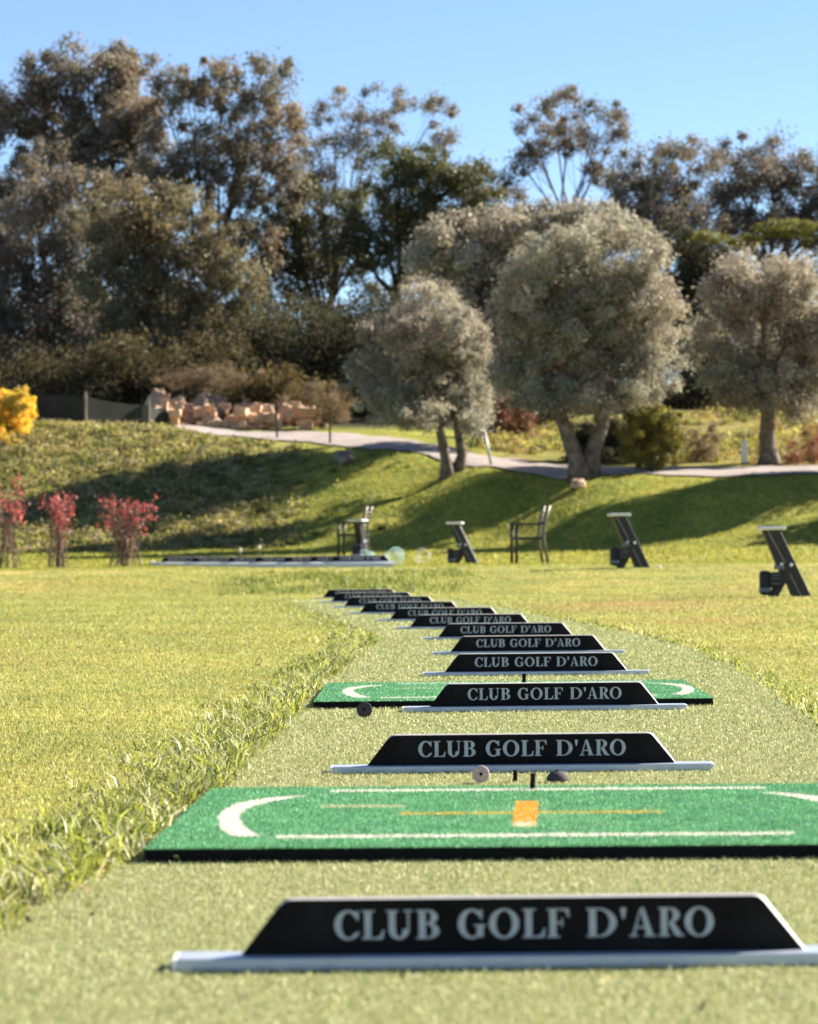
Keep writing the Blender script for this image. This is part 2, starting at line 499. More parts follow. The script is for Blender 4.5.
# clump of tall grass behind the last divider
n = 15000
Y = 39.6 + rng.random(n) ** .8 * 4.2
X = rng.uniform(-2.35, .75, n) * Y / 41 + rng.normal(0, .1, n)
nz_ = _hash_noise(X * 2.2 + 4, Y * 1.3) + .4 * _hash_noise(X * 6, Y * 3)
kp = rng.random(n) < np.clip(.62 + .55 * nz_, .08, 1); X, Y, nz_ = X[kp], Y[kp], nz_[kp]; n = len(X)
edge = np.clip(1 - np.abs((X + .75) / 1.9) ** 4, .25, 1) * np.clip(.85 + .45 * nz_, .35, 1.6)
col = mixcol(n, [(.19, .25, .045), (.27, .31, .07), (.46, .43, .2), (.09, .14, .025)], [.34, .28, .18, .2])
blades('rough_grass', X, Y, terrain(X, Y) - .005, rng.uniform(.04, .11, n) * edge, rng.uniform(.008, .014, n), rng.uniform(.1, 1.1, n), rng.uniform(0, 6.28, n), col, GRASS,
       'taller green grass on the rise behind the last divider')

# turf fibres
tp = sample_band(lambda y: left_edge(y), lambda y: right_edge(y), 3.9, 34, lambda y: min(26000, 26000 * (6 / max(y, 6)) ** 1.6))
n = len(tp)
sc = np.clip(tp[:, 1] / 7, 1, 3.2)
col = mixcol(n, [(.49, .5, .225), (.4, .435, .17), (.62, .6, .36), (.31, .345, .14)], [.44, .26, .2, .1], .15)
blades('turf_pile_grass', tp[:, 0], tp[:, 1], terrain(tp[:, 0], tp[:, 1]) + .003, rng.uniform(.005, .012, n) * np.sqrt(sc), rng.uniform(.0014, .0024, n) * sc,
       rng.uniform(.3, 1.4, n), rng.uniform(0, 6.28, n), col, TURF, 'short pale pile of the artificial turf strip')

n = 130
dy_ = 4.3 + 24 * rng.random(n) ** 1.6; dx_ = np.array([rng.uniform(left_edge(v) - .02, right_edge(v)) if rng.random() < .5 else left_edge(v) + abs(rng.normal(0, .12)) for v in dy_])
col = mixcol(n, [(.3, .2, .1), (.45, .38, .2), (.16, .12, .06), (.4, .42, .12)], [.3, .3, .2, .2])
blades('fallen_leaves', dx_, dy_, terrain(dx_, dy_) + .013, rng.uniform(.012, .035, n), rng.uniform(.004, .014, n), rng.uniform(1.2, 1.55, n), rng.uniform(0, 6.28, n), col, GRASS, 'dry leaf bits and clippings on the turf')

# ------------------------------------------------------------------ bay dividers
def ellipse_arc(cx, cy, rx, ry, a0, a1, n):
    return [(cx + rx * math.cos(t), cy + ry * math.sin(t)) for t in np.linspace(a0, a1, n)]
def rect(x0, y0, x1, y1): return [[(x0, y0), (x1, y0), (x1, y1), (x0, y1)]]
def ring(cx, cy, ro, so, ri, si, a0, a1, n=22, dx=0):
    o = ellipse_arc(cx, cy, ro, so, a0, a1, n); i = ellipse_arc(cx + dx, cy, ri, si, a0, a1, n)
    return [[o[k], o[k + 1], i[k + 1], i[k]] for k in range(n - 1)]
PI = math.pi
def serif(x0, x1, y, up):
    t = .055
    return rect(x0, y, x1, y + t) if up else rect(x0, y - t, x1, y)
def glyph(ch):
    s = .235   # stem
    if ch in 'CG':
        g = ring(.5, .5, .47, .52, .25, .44, R(38 if ch == 'C' else 42), R(322 if ch == 'C' else 318), 30, dx=.02)
        g += [[(.80, .66), (.86, .66), (.86, 1.0), (.82, 1.0), (.74, .86)]]
        if ch == 'C': g += [[(.74, .15), (.8, .1), (.89, .25), (.85, .29)]]
        else: g += rect(.68, .05, .9, .42) + rect(.58, .42, .98, .475)
        return g
    if ch == 'O':
        return ring(.5, .5, .5, .52, .27, .45, 0, 2 * PI, 40)
    if ch == 'L':
        return rect(.1, .055, .1 + s, .945) + serif(0, .46, 0, True) + serif(0, .46, 1, False) + [[(.46, 0), (.74, 0), (.8, .33), (.75, .33), (.64, .1), (.46, .055)]]
    if ch == 'F':
        return rect(.1, .055, .1 + s, .945) + serif(0, .46, 0, True) + serif(0, .44, 1, False) + [[(.44, 1), (.78, 1), (.8, .7), (.75, .7), (.66, .92), (.44, .945)]] + rect(.1 + s, .475, .54, .535) + rect(.52, .36, .57, .66)
    if ch == 'U':
        return rect(.09, .34, .09 + s, .945) + serif(0, .42, 1, False) + rect(.74, .34, .81, .945) + serif(.62, .93, 1, False) + ring(.45, .34, .36, .36, .125, .27, PI, 2 * PI, 18, dx=.005)[:] 
    if ch == 'B':
        return rect(.09, .055, .09 + s, .945) + serif(0, .42, 0, True) + serif(0, .42, 1, False) + ring(.42, .75, .33, .25, .1, .195, -PI / 2, PI / 2, 14) + ring(.42, .27, .39, .27, .14, .215, -PI / 2, PI / 2, 14) + rect(.325, .5, .42, .545)
    if ch == 'D':
        return rect(.09, .055, .09 + s, .945) + serif(0, .42, 0, True) + serif(0, .42, 1, False) + ring(.42, .5, .6, .5, .36, .445, -PI / 2, PI / 2, 22)
    if ch == 'R':
        return rect(.09, .055, .09 + s, .945) + serif(0, .42, 0, True) + serif(0, .42, 1, False) + ring(.42, .74, .36, .26, .12, .205, -PI / 2, PI / 2, 14) + [[(.36, .48), (.56, .5), (.86, .06), (.6, .04)]] + serif(.66, .95, 0, True)
    if ch == 'A':
        return [[(.38, .98), (.52, 1.02), (.86, .05), (.62, .05)]] + [[(.36, .9), (.42, .98), (.2, .05), (.1, .05)]] + rect(.24, .29, .64, .35) + serif(0, .3, 0, True) + serif(.54, .96, 0, True)
    if ch == "'":
        return [[(.02, 1.0), (.22, 1.0), (.2, .85), (.15, .62), (.09, .62), (.04, .85)]]
    return []
TXT = [('C', 50, 152), ('L', 160, 248), ('U', 255, 358), ('B', 372, 462), ('G', 530, 642), ('O', 655, 772), ('L', 785, 875), ('F', 880, 967),
       ('D', 1034, 1151), ("'", 1164, 1191), ('A', 1201, 1304), ('R', 1314, 1414), ('O', 1416, 1529)]
GW = {'C': .9, 'G': .98, 'O': 1.0, 'L': .8, 'F': .8, 'U': .93, 'B': .81, 'D': 1.02, 'R': .95, 'A': .96, "'": .24}

def lettering_mesh():
    mb = MB()
    cap = .0418; k = cap / 112.0; mid = (50 + 1529) / 2
    zb = .0395
    for ch, a0, a1 in TXT:
        w = (a1 - a0) * k / GW[ch]
        for q, poly in enumerate(glyph(ch)):
            # every stroke piece stands a hair prouder than the last, so none share a plane
            off = .0012 + .00004 * (q % 7)
            pts = [((a0 - mid) * k + x * w, zb + y * cap) for x, y in poly]
            ar = sum(pts[i][0] * pts[(i + 1) % len(pts)][1] - pts[(i + 1) % len(pts)][0] * pts[i][1] for i in range(len(pts)))
            if ar < 0: pts.reverse()
            mb.prism(pts, -.004 - off, -.0038)
    return mb

def make_divider():
    root = empty('bay_divider')
    r = MB()
    # shallow rail with a raised lip front and back
    prof = [(-.04, 0), (.05, 0), (.05, .0165), (.046, .018), (-.037, .018), (-.04, .0165)]
    L = 1.0
    n = len(prof)
    vs = [(-L / 2, y, z) for y, z in prof] + [(L / 2, y, z) for y, z in prof]
    r.add(vs, [(i, (i + 1) % n, n + (i + 1) % n, n + i) for i in range(n)], 0)
    r.add(vs, [tuple(range(n - 1, -1, -1)), tuple(range(n, 2 * n))], 0)
    rail = r.build('rail', M['alu'], root, bevel=.0012)
    for s in (-1, 1):
        c = MB(); c.box((s * (L / 2 + .0045), .005, .0088), (.009, .088, .0165))
        c.build('end_cap', M['alu_bright'], rail, bevel=.002)
    # panel: trapezoid with rounded upper corners
    bl, tl, zb, zt, rr = .41, .346, .0182, .1, .012
    pts = [(-bl, zb), (bl, zb)]
    def corner(sx):
        out = []
        ex, ez = tl * sx, zt
        d = Vector((bl * sx - ex, zb - zt)).normalized()
        p1 = Vector((ex, ez)) + d * rr; p2 = Vector((ex - sx * rr, ez))
        for t in np.linspace(0, 1, 6):
            out.append(tuple(p1 * (1 - t) ** 2 + Vector((ex, ez)) * 2 * t * (1 - t) + p2 * t ** 2))
        return out
    pts += corner(1) + corner(-1)[::-1]
    p = MB()
    # front face set back from a chamfer painted sunlit-pale along the top and right-hand slope
    n = len(pts); cxm, czm = 0.0, .05
    fr = []
    for (x, z) in pts:
        right = x > 0 and z > zb + .001
        up = z > zt - .012
        fr.append((x - (.0022 if right else 0) - (0.0008 if right and not up else 0), z - (.0027 if up else 0)))
    fr[1] = (bl - .003, zb)
    vs = [(x, -.004, z) for x, z in fr] + [(x, .003, z) for x, z in pts] + [(x, .008, z) for x, z in pts]
    p.add(vs, [tuple(range(n)), tuple(range(3 * n - 1, 2 * n - 1, -1))], 0)
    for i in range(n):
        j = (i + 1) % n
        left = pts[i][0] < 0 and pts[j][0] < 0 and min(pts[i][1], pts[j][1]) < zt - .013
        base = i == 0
        m_ = 0 if (left or base) else 1  # sunlight put into the edge colour; left slope stays black as the shaded side
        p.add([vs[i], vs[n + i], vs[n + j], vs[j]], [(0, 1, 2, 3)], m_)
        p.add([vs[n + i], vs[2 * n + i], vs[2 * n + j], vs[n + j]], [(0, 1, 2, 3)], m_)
    panel = p.build('panel', [M['black_panel'], M['sunlit_edge']], root)
    lettering_mesh().build('lettering', M['letter'], panel)
    return root

# (panel left px, panel right px, rail foot py)
DV = [(248, 802, 968.5), (370, 675, 772), (430, 660, 711), (445, 628, 675.5), (452, 605, 654.5), (440, 572, 639.5), (413, 528, 629), (393, 497, 621), (364, 456, 614), (347, 433, 607.6), (334, 412, 602.6), (326, 395, 598.4)]
ORD = ['nearest black sign divider, the largest one, standing in front of the front green mat',
       'second nearest black sign divider, just behind the front green mat and its loose rubber tees',
       'third black sign divider, directly in front of the smaller far green mat',
       'fourth black sign divider, directly behind the smaller far green mat',
       'fifth black sign divider from the front, next one beyond the far green mat divider',
       'sixth black sign divider from the front, midway along the receding row',
       'seventh black sign divider from the front, shifted left of the sixth',
       'eighth black sign divider from the front, four before the curving strip ends',
       'ninth black sign divider from the front, partly covered by the eighth',
       'tenth black sign divider from the front, third from the far end of the strip',
       'eleventh black sign divider from the front, last but one on the strip',
       'last small black sign divider at the turf strip end before taller grass']
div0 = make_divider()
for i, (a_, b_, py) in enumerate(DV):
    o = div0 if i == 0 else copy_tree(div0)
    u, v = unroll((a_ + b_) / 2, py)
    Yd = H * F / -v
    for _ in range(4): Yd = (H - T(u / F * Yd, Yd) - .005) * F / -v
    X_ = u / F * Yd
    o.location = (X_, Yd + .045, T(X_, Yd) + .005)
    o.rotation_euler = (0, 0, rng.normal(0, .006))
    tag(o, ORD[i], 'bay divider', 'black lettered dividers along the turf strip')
FD = [(330, 46), (308, 48), (283, 50), (254, 52), (226, 54), (190, 56), (160, 58)]
FL = ['nearest divider of the far row, its sloping right end beside the pale ball baskets', 'second divider of the far row, overlapped by the one beside the baskets',
      'third divider of the far row, right of the two white-topped tee markers', 'fourth divider of the far row, behind the two white-topped tee markers',
      'fifth divider of the far row, third from its far left end', 'sixth divider of the far row, last but one to the left',
      'leftmost divider of the far row, farthest of all, near the red-leaved shrubs']
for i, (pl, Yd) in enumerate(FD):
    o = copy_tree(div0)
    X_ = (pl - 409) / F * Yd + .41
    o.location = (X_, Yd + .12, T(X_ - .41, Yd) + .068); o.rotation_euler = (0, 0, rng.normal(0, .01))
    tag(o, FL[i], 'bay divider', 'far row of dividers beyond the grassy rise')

eb = MB()
_pts = []
for pl, Yd in [(394, 45.6)] + FD + [(150, 58.8)]:
    X_ = (pl - 409) / F * Yd; _pts.append((X_, Yd - .1, T(X_, Yd)))
for p0, p1 in zip(_pts[:-1], _pts[1:]):
    eb.add([(p0[0], p0[1], p0[2] - .05), (p1[0], p1[1], p1[2] - .05), (p1[0], p1[1], p1[2] + .07), (p0[0], p0[1], p0[2] + .07),
            (p0[0], p0[1] + .5, p0[2] - .05), (p1[0], p1[1] + .5, p1[2] - .05), (p1[0], p1[1] + .5, p1[2] + .07), (p0[0], p0[1] + .5, p0[2] + .07)],
           [(0, 1, 2, 3), (5, 4, 7, 6), (3, 2, 6, 7)])
tag(eb.build('low_kerb', M['post']), 'low white kerb carrying the far row of dividers', 'kerb')

# ------------------------------------------------------------------ hitting mats
def mat_color(x, y, D=1.55):
    """albedo of a mat fibre at local x (from centre), y (from front)"""
    c = np.empty(x.shape + (3,)); c[:] = (.165, .42, .195)
    n_ = _hash_noise(x * 5 + 1, y * 4); n2 = _hash_noise(x * 17, y * 13)
    worn = np.clip(.35 + .4 * n_, 0, 1) * np.clip(1 - np.abs(x - .1) / .55, 0, 1) * np.clip(1 - np.abs(y - .72) / .5, 0, 1)
    c = c * (1 - worn[..., None] * .55) + np.array([.32, .55, .31]) * worn[..., None] * .55
    c *= (1 + .1 * n2)[..., None]
    white = (np.abs(y - .22) < .027) & (x > -.488) & (x < .54)
    white |= (np.abs(y - 1.42) < .027) & (x > -.44) & (x < .58)
    oy = [.24, .45, .7, .9, 1.05, 1.15, 1.22, 1.27, 1.29]
    xo = np.interp(y, oy, [.58, .622, .645, .648, .635, .605, .57, .52, .48]); xi = np.interp(y, oy, [.522, .57, .6, .604, .58, .545, .515, .492, .48])
    for s in (-1, 1):
        xs_ = s * x - (.07 if s > 0 else 0)
        white |= (xs_ < xo) & (xs_ > xi) & (y > .24) & (y < 1.29)
    c[white] = (.86, .8, .7)
    tan = (np.abs(y - .98 + .12 * (x + .45)) < .03) & (x > -.44) & (x < -.25)
    c[tan] = (.55, .56, .32)
    oline = (np.abs(y - .76) < .022) & (x > -.26) & (x < .31); c[oline] = (.72, .5, .06)
    osq = (np.abs(x - .012 - .02 * (y - .75)) < .025) & (y > .44) & (y < 1.08); c[osq] = (.85, .46, .06)
    osq2 = (np.abs(x - .008) < .025) & (y > .42) & (y < .53); c[osq2] = (.82, .66, .42)
    return c
MATTOP = leaf_mat('mat_fibre', (1, 1, 1), .12, .6, (1, 1, .9), .25)
def make_mat(X0, Y0, rz, W, D, dens, label, rs):
    z0 = T(X0, Y0 + .7) + .006
    root = empty('golf_mat', (X0, Y0, z0), rz)
    b = MB(); b.box((0, D / 2, .0118), (W, D, .0236))
    b.build('rubber_base', M['rubber'], root, bevel=.004)
    k = 150
    gx = np.linspace(-W / 2 + .003, W / 2 - .003, k); gy = np.linspace(.003, D - .003, k)
    A_, B_ = np.meshgrid(gx, gy)
    V1 = np.stack([A_, B_, np.full_like(A_, .0255)], -1).reshape(-1, 3)
    i0 = (np.arange(k - 1)[:, None] * k + np.arange(k - 1)[None, :]).ravel()
    q = np.stack([i0, i0 + 1, i0 + 1 + k, i0 + k], -1)
    mx = V1[q].mean(1)
    colb = mat_color(mx[:, 0], mx[:, 1]) * .75
    # side skirt of the turf layer
    n = int(W * D * dens)
    x = rng.uniform(-W / 2, W / 2, n); y = rng.uniform(0.0, D, n)
    e = int(n * .02); x[:e] = rng.uniform(-W / 2, W / 2, e); y[:e] = rng.uniform(-.006, .004, e)
    cb = mat_color(x, y) * rng.normal(1, .18, (n, 1)).clip(.5, 1.6)
    light = rng.random(n) < .12
    cb[light] = cb[light] * .5 + np.array([.5, .68, .5]) * .5
    s = rs
    L = rng.uniform(.0045, .0095, n); Wd = rng.uniform(.0016, .0028, n) * s; ln = rng.uniform(.1, 1.0, n); hd = rng.uniform(0, 6.28, n)
    an = rng.uniform(0, PI, n)
    d = np.stack([np.cos(hd), np.sin(hd)], -1); sd = np.stack([np.cos(an), np.sin(an)], -1) * (Wd / 2)[:, None]
    p0 = np.stack([x, y, np.full(n, .0243)], -1)
    Vb = np.empty((n, 3, 3)); Vb[:, 0] = p0; Vb[:, 1] = p0; Vb[:, 0, :2] -= sd; Vb[:, 1, :2] += sd
    pt = p0.copy(); pt[:, :2] += d * (L * np.sin(ln))[:, None]; pt[:, 2] += L * np.cos(ln); Vb[:, 2] = pt
    Va = np.concatenate([V1, Vb.reshape(-1, 3)])
    lp_ = np.concatenate([q.ravel(), np.arange(3 * n) + len(V1)])
    sz = np.concatenate([np.full(len(q), 4), np.full(n, 3)])
    np_mesh('turf_top', Va, lp_, sz, MATTOP, np.concatenate([colb, cb]), root)
    tag(root, label, 'golf mat', 'green hitting mats on the turf strip')
    return root
make_mat(.213, 6.42, R(-1.5), 1.46, 1.55, 75000, 'large front green golf mat with white arcs and an orange centre mark', 1.0)
make_mat(.375, 12.2, R(-.5), 1.46, 1.55, 30000, 'smaller far green golf mat between the third and fourth dividers', 1.5)

# ------------------------------------------------------------------ loose rubber tees and pegs
def disc_tee(px, py_foot, dia, m, label, tilt):
    u, v = unroll(px, py_foot); Yd = (H - .008) * F / -v; X_ = u / F * Yd
    root = empty('rubber_tee', (X_, Yd, T(X_, Yd) + .007))
    r = dia / 2
    M4 = Matrix.Translation((0, 0, r)) @ Matrix.Rotation(R(90 + tilt), 4, 'X') 
    d = MB(); d.lathe([(.004, .004), (.0045, -.0005), (r * .55, .0), (r * .93, .0), (r, -.002), (r, -.0055), (r * .93, -.0075), (.0095, -.0075)], 28, M4)
    d.build('base_disc', m, root, smooth=True)
    t = MB(); t.lathe([(.0, .002), (.0042, .0025), (.0042, -.006)], 14, M4, 0)
    t.build('hole', M['rubber'], root)
    s = MB(); s.lathe([(.0095, -.0074), (.0075, -.02), (.007, -.045), (.0045, -.046), (.0045, -.03)], 16, M4)
    s.build('tube', m, root, smooth=True)
    tag(root, label, 'rubber tee')
disc_tee(364.5, 717.3, .054, M['grey_rubber'], 'dark grey rubber tee tipped on its side in front of the far mat', -4)
disc_tee(481, 782.5, .044, M['pink_rubber'], 'faded pink rubber tee tipped on its side below the second divider', -4)
def dome_tee(px, py):
    u, v = unroll(px, py); Yd = (H - .008) * F / -v; X_ = u / F * Yd
    root = empty('rubber_tee', (X_, Yd, T(X_, Yd) + .008))
    d = MB(); r = .028
    d.lathe([(.0001, .0)] + [(r, .001)] + [(r * math.cos(t), .003 + .023 * math.sin(t)) for t in np.linspace(0, 1.45, 8)] + [(.0062, .0262)], 28)
    d.build('base_dome', M['grey_rubber'], root, smooth=True)
    s = MB(); s.lathe([(.0062, .025), (.006, .028), (.004, .028), (.004, .022)], 14); s.build('tube', M['rubber'], root, smooth=True)
    tag(root, 'dark dome shaped rubber tee sitting flat behind the front mat', 'rubber tee')
dome_tee(557.5, 781)
def peg(px, py, z, hgt, r, label):
    u, v = unroll(px, py); Yd = (H - z) * F / -v; X_ = u / F * Yd
    root = empty('tee_peg', (X_, Yd, T(X_, Yd) + z)); root.rotation_euler = (R(2), R(2.5), 0)
    b = MB(); b.lathe([(r * 1.25, -.002), (r * 1.2, .003), (r, .006), (r * .95, hgt * .8), (r * 1.06, hgt), (r * .72, hgt), (r * .7, hgt * .8)], 18)
    b.build('tube', M['rubber'], root, smooth=True)
    c = MB(); c.lathe([(r * .72, hgt * .96), (.0001, hgt * .85)], 18); c.build('cup', M['grey_rubber'], root, smooth=True)
    tag(root, label, 'tee peg')
peg(515, 781.5, .006, .029, .0062, 'short black tee peg standing on the turf just behind the front mat')
peg(532.5, 790, .031, .039, .0064, "black tee peg standing on the front mat's back white line")
peg(524, 684, .031, .042, .0085, "tee peg standing on the far mat's back edge below the fourth divider")

# ------------------------------------------------------------------ bag stands
def make_stand():
    root = empty('bag_stand')
    D = .13
    arm = MB(); arm.prism([(-.21, .69), (-.03, .69), (.29, 0), (.09, 0), (.025, .17), (-.06, .315)], -D / 2, D / 2)
    am = arm.build('long_arm', M['stand_plastic'], root, bevel=.008)
    for s, (a, b) in ((0, ((-.155, .685), (.005, .38))), (1, ((.06, .25), (.17, .03)))):
        t = MB(); t.tube([(a[0], -D / 2 - .003, a[1]), (b[0], -D / 2 - .003, b[1]), (b[0] + .015, -D / 2 - .003, b[1] - .028)], .0045, 6); t.build('trim', M['stand_trim'], am)
    leg = MB(); leg.prism([(.07, .33), (.03, .17), (-.065, 0), (-.15, 0), (-.055, .19), (-.02, .33)], -D / 2 - .022, -D / 2 - .002)
    leg.build('foot', M['stand_plastic'], root, bevel=.005)
    leg = MB(); leg.prism([(.07, .33), (.03, .17), (-.065, 0), (-.15, 0), (-.055, .19), (-.02, .33)], D / 2 + .002, D / 2 + .022)
    leg.build('foot', M['stand_plastic'], root, bevel=.005)
    tr = MB(); tr.box((-.115, 0, .71), (.275, .3, .036))
    tray = tr.build('tray', M['stand_tray'], root, bevel=.012)
    e = MB(); e.box((-.13, 0, .7345), (.2, .25, .012)); e.build('tray_liner', M['stand_plastic'], tray, bevel=.004)
    p = MB(); p.box((-.185, -.02, .155), (.1, .2, .25)); pk = p.build('ball_pocket', M['pouch'], root, bevel=.03)
    b = MB(); b.box((-.186, -.02, .085), (.106, .206, .042)); b.build('band', M['band'], pk)
    p = MB(); p.box((-.085, -.115, .185), (.125, .05, .16)); pp = p.build('front_pouch', M['pouch'], root, bevel=.012)
    for z in (.235, .2, .15): 
        q = MB(); q.box((-.085, -.1425, z), (.085, .006, .008)); q.build('seam', M['band'], pp)
    c = MB(); c.box((-.045, -.07, .315), (.1, .05, .045)); c.build('clamp', M['band'], root, bevel=.006)
    for (x, z) in ((-.02, .345), (.075, .335)):
        k = MB(); k.lathe([(.0001, -.006), (.012, -.005), (.017, .0), (.017, .006)], 14, Matrix.Translation((x, -D / 2 - .026, z)) @ Matrix.Rotation(R(-90), 4, 'X')); k.build('bolt', M['ball'], root, smooth=True)
    return root
st0 = make_stand()
ST = [(783, 597.5, 34.0, 'nearest dark slanted bag stand with pale tray, at the right end of the lawn'),
      (628, 566, 44.4, 'dark slanted bag stand with pale tray standing on the lawn right of the chair'),
      (462, 565.5, 57.0, 'dark slanted bag stand left of the slim metal chair, beside a clear basket'),
      (361, 562, 61.0, 'farthest dark bag stand, half hidden behind the far row of dividers')]
for i, (px, py, Yd, lb) in enumerate(ST):
    o = st0 if i == 0 else copy_tree(st0)
    u, v = unroll(px, py); X_ = u / F * Yd
    o.location = (X_, Yd, T(X_, Yd) - .004); o.rotation_euler = (0, 0, (0, .1, -.15, 1.15)[i]); 
    tag(o, lb, 'bag stand', 'golf bag stands on the lawn')

# ------------------------------------------------------------------ chairs
def make_chair(m1, m2):
    root = empty('garden_chair')
    W = .23
    s = MB(); s.box((-.03, 0, .42), (.47, .46, .05)); s.build('seat', m2, root, bevel=.008)
    for k in (-1, 1):
        f = MB(); f.tube([(-.25, W * k, 0), (-.245, W * k, .42), (-.24, W * k, .64)], .027, 8); f.build('leg', m2, root, smooth=True)
        b = MB(); b.tube([(.27, W * k, 0), (.2, W * k, .42), (.215, W * k, .66), (.3, W * k, .95)], .026, 8); b.build('leg', m1, root, smooth=True)
        a_ = MB(); a_.box((-.02, W * k, .655), (.5, .06, .035)); a_.build('armrest', m2, root, bevel=.006)
    br = MB()
    for t in np.linspace(0, 1, 5):
        br.tube([(.212 + .08 * t, -W, .6 + .32 * t), (.212 + .08 * t, W, .6 + .32 * t)], .011, 6)
    br.build('backrest', m1, root, smooth=True)
    return root
ch0 = make_chair(M['chair_metal'], M['chair_dark'])
def put_chair(o, px, Yd, rz, label):
    X_ = (px - CX) / F * Yd
    o.location = (X_, Yd, T(X_, Yd) - .003); o.rotation_euler = (0, 0, rz)
    tag(o, label, 'chair', 'metal garden chairs by the practice bays')
put_chair(ch0, 529, 54.5, R(8), 'slim metal garden chair seen side on between two bag stands')
put_chair(copy_tree(ch0), 354, 62.5, R(-12), 'far metal chair behind the bag stand at the far row of dividers')

# ------------------------------------------------------------------ ball baskets
def plastic(name, c, alpha):
    m, nt, out = new_mat(name)
    b = nt.nodes.new('ShaderNodeBsdfPrincipled'); b.inputs['Base Color'].default_value = (*c, 1); b.inputs['Roughness'].default_value = .8; b.inputs['Specular IOR Level'].default_value = .1
    t = nt.nodes.new('ShaderNodeBsdfTranslucent'); t.inputs['Color'].default_value = (*c, 1)
    tr = nt.nodes.new('ShaderNodeBsdfTransparent')
    a = nt.nodes.new('ShaderNodeMixShader'); a.inputs['Fac'].default_value = .5
    nt.links.new(b.outputs[0], a.inputs[1]); nt.links.new(t.outputs[0], a.inputs[2])
    tc = nt.nodes.new('ShaderNodeTexCoord'); nz = nt.nodes.new('ShaderNodeTexNoise'); nz.inputs['Scale'].default_value = 14
    nt.links.new(tc.outputs['Object'], nz.inputs['Vector'])
    mr = nt.nodes.new('ShaderNodeMapRange'); mr.inputs[3].default_value = alpha - .12; mr.inputs[4].default_value = alpha + .12
    nt.links.new(nz.outputs['Fac'], mr.inputs[0])
    x = nt.nodes.new('ShaderNodeMixShader'); nt.links.new(mr.outputs[0], x.inputs['Fac'])
    nt.links.new(tr.outputs[0], x.inputs[1]); nt.links.new(a.outputs[0], x.inputs[2])
    nt.links.new(x.outputs[0], out.inputs['Surface'])
    return m
M['cyan_pl'] = plastic('pale_blue_plastic', (.4, .6, .6), .24)
M['clear_pl'] = plastic('clear_plastic', (.6, .62, .5), .15)
def basket(px, Yd, rad, m, rot, label):
    X_ = (px - CX) / F * Yd
    root = empty('ball_basket', (X_, Yd, T(X_, Yd) + rad * .98)); root.rotation_euler = rot
    L = rad * 1.5
    Mx = Matrix.Rotation(R(90), 4, 'X')
    b = MB(); b.lathe([(.0001, L * .5), (rad * .68, L * .5), (rad * .72, L * .46), (rad * .98, -L * .5), (rad * .95, -L * .5), (rad * .7, L * .44)], 28, Mx)
    b.build('bucket', m, root, smooth=True)
    r = MB(); pts = [Mx @ Vector((rad * math.cos(t), rad * math.sin(t), -L * .5)) for t in np.linspace(0, 2 * PI, 29)]
    r.tube(pts, .012, 6); r.build('rim', m, root, smooth=True)
    h = MB(); pts = [Mx @ Vector((rad * math.cos(t), rad * math.sin(t) , -L * .5 - .03 * math.sin(t))) for t in np.linspace(0, PI, 15)]
    h.tube(pts, .006, 6); h.build('handle', m, root, smooth=True)
    tag(root, label, 'ball basket')
basket(368, 59, .12, M['cyan_pl'], (0, 0, R(55)), 'pale blue ball basket lying behind the far row of dividers')
basket(393, 56, .15, M['cyan_pl'], (0, 0, R(-25)), 'round pale blue ball basket tipped over beside the sloping end of the far divider row')
basket(424, 58, .14, M['clear_pl'], (0, 0, R(20)), 'clear whitish ball basket lying alone left of a bag stand')

# tee markers and golf ball
def marker(px, Yd, h, label):
    X_ = (px - CX) / F * Yd
    root = empty('tee_marker', (X_, Yd, T(X_, Yd) - .01))
    s = MB(); s.tube([(0, 0, 0), (0, 0, h)], .022, 8); s.build('stake', M['chair_metal'], root)
    c = MB(); c.lathe([(.0001, h + .07), (.022, h + .065), (.03, h + .05), (.03, h), (.0001, h)], 14); c.build('cap', M['post'], root, smooth=True)
    tag(root, label, 'tee marker')
marker(240, 60, .2, 'left white-topped tee marker behind the far row of dividers')
marker(259, 59, .27, 'taller right white-topped tee marker behind the far row of dividers')
def ball(px, Yd, label):
    X_ = (px - CX) / F * Yd
    b = MB(); b.lathe([(.0215 * math.sin(t) + 1e-5, .0215 - .0215 * math.cos(t)) for t in np.linspace(0, PI, 12)], 18)
    o = b.build('golf_ball', M['ball'], smooth=True); o.location = (X_, Yd, T(X_, Yd)); o.scale = (1.0, 1.0, 1.0)
    tag(o, label, 'golf ball')
ball(659, 44.2, 'white golf ball on the grass beside the bag stand right of the chair')

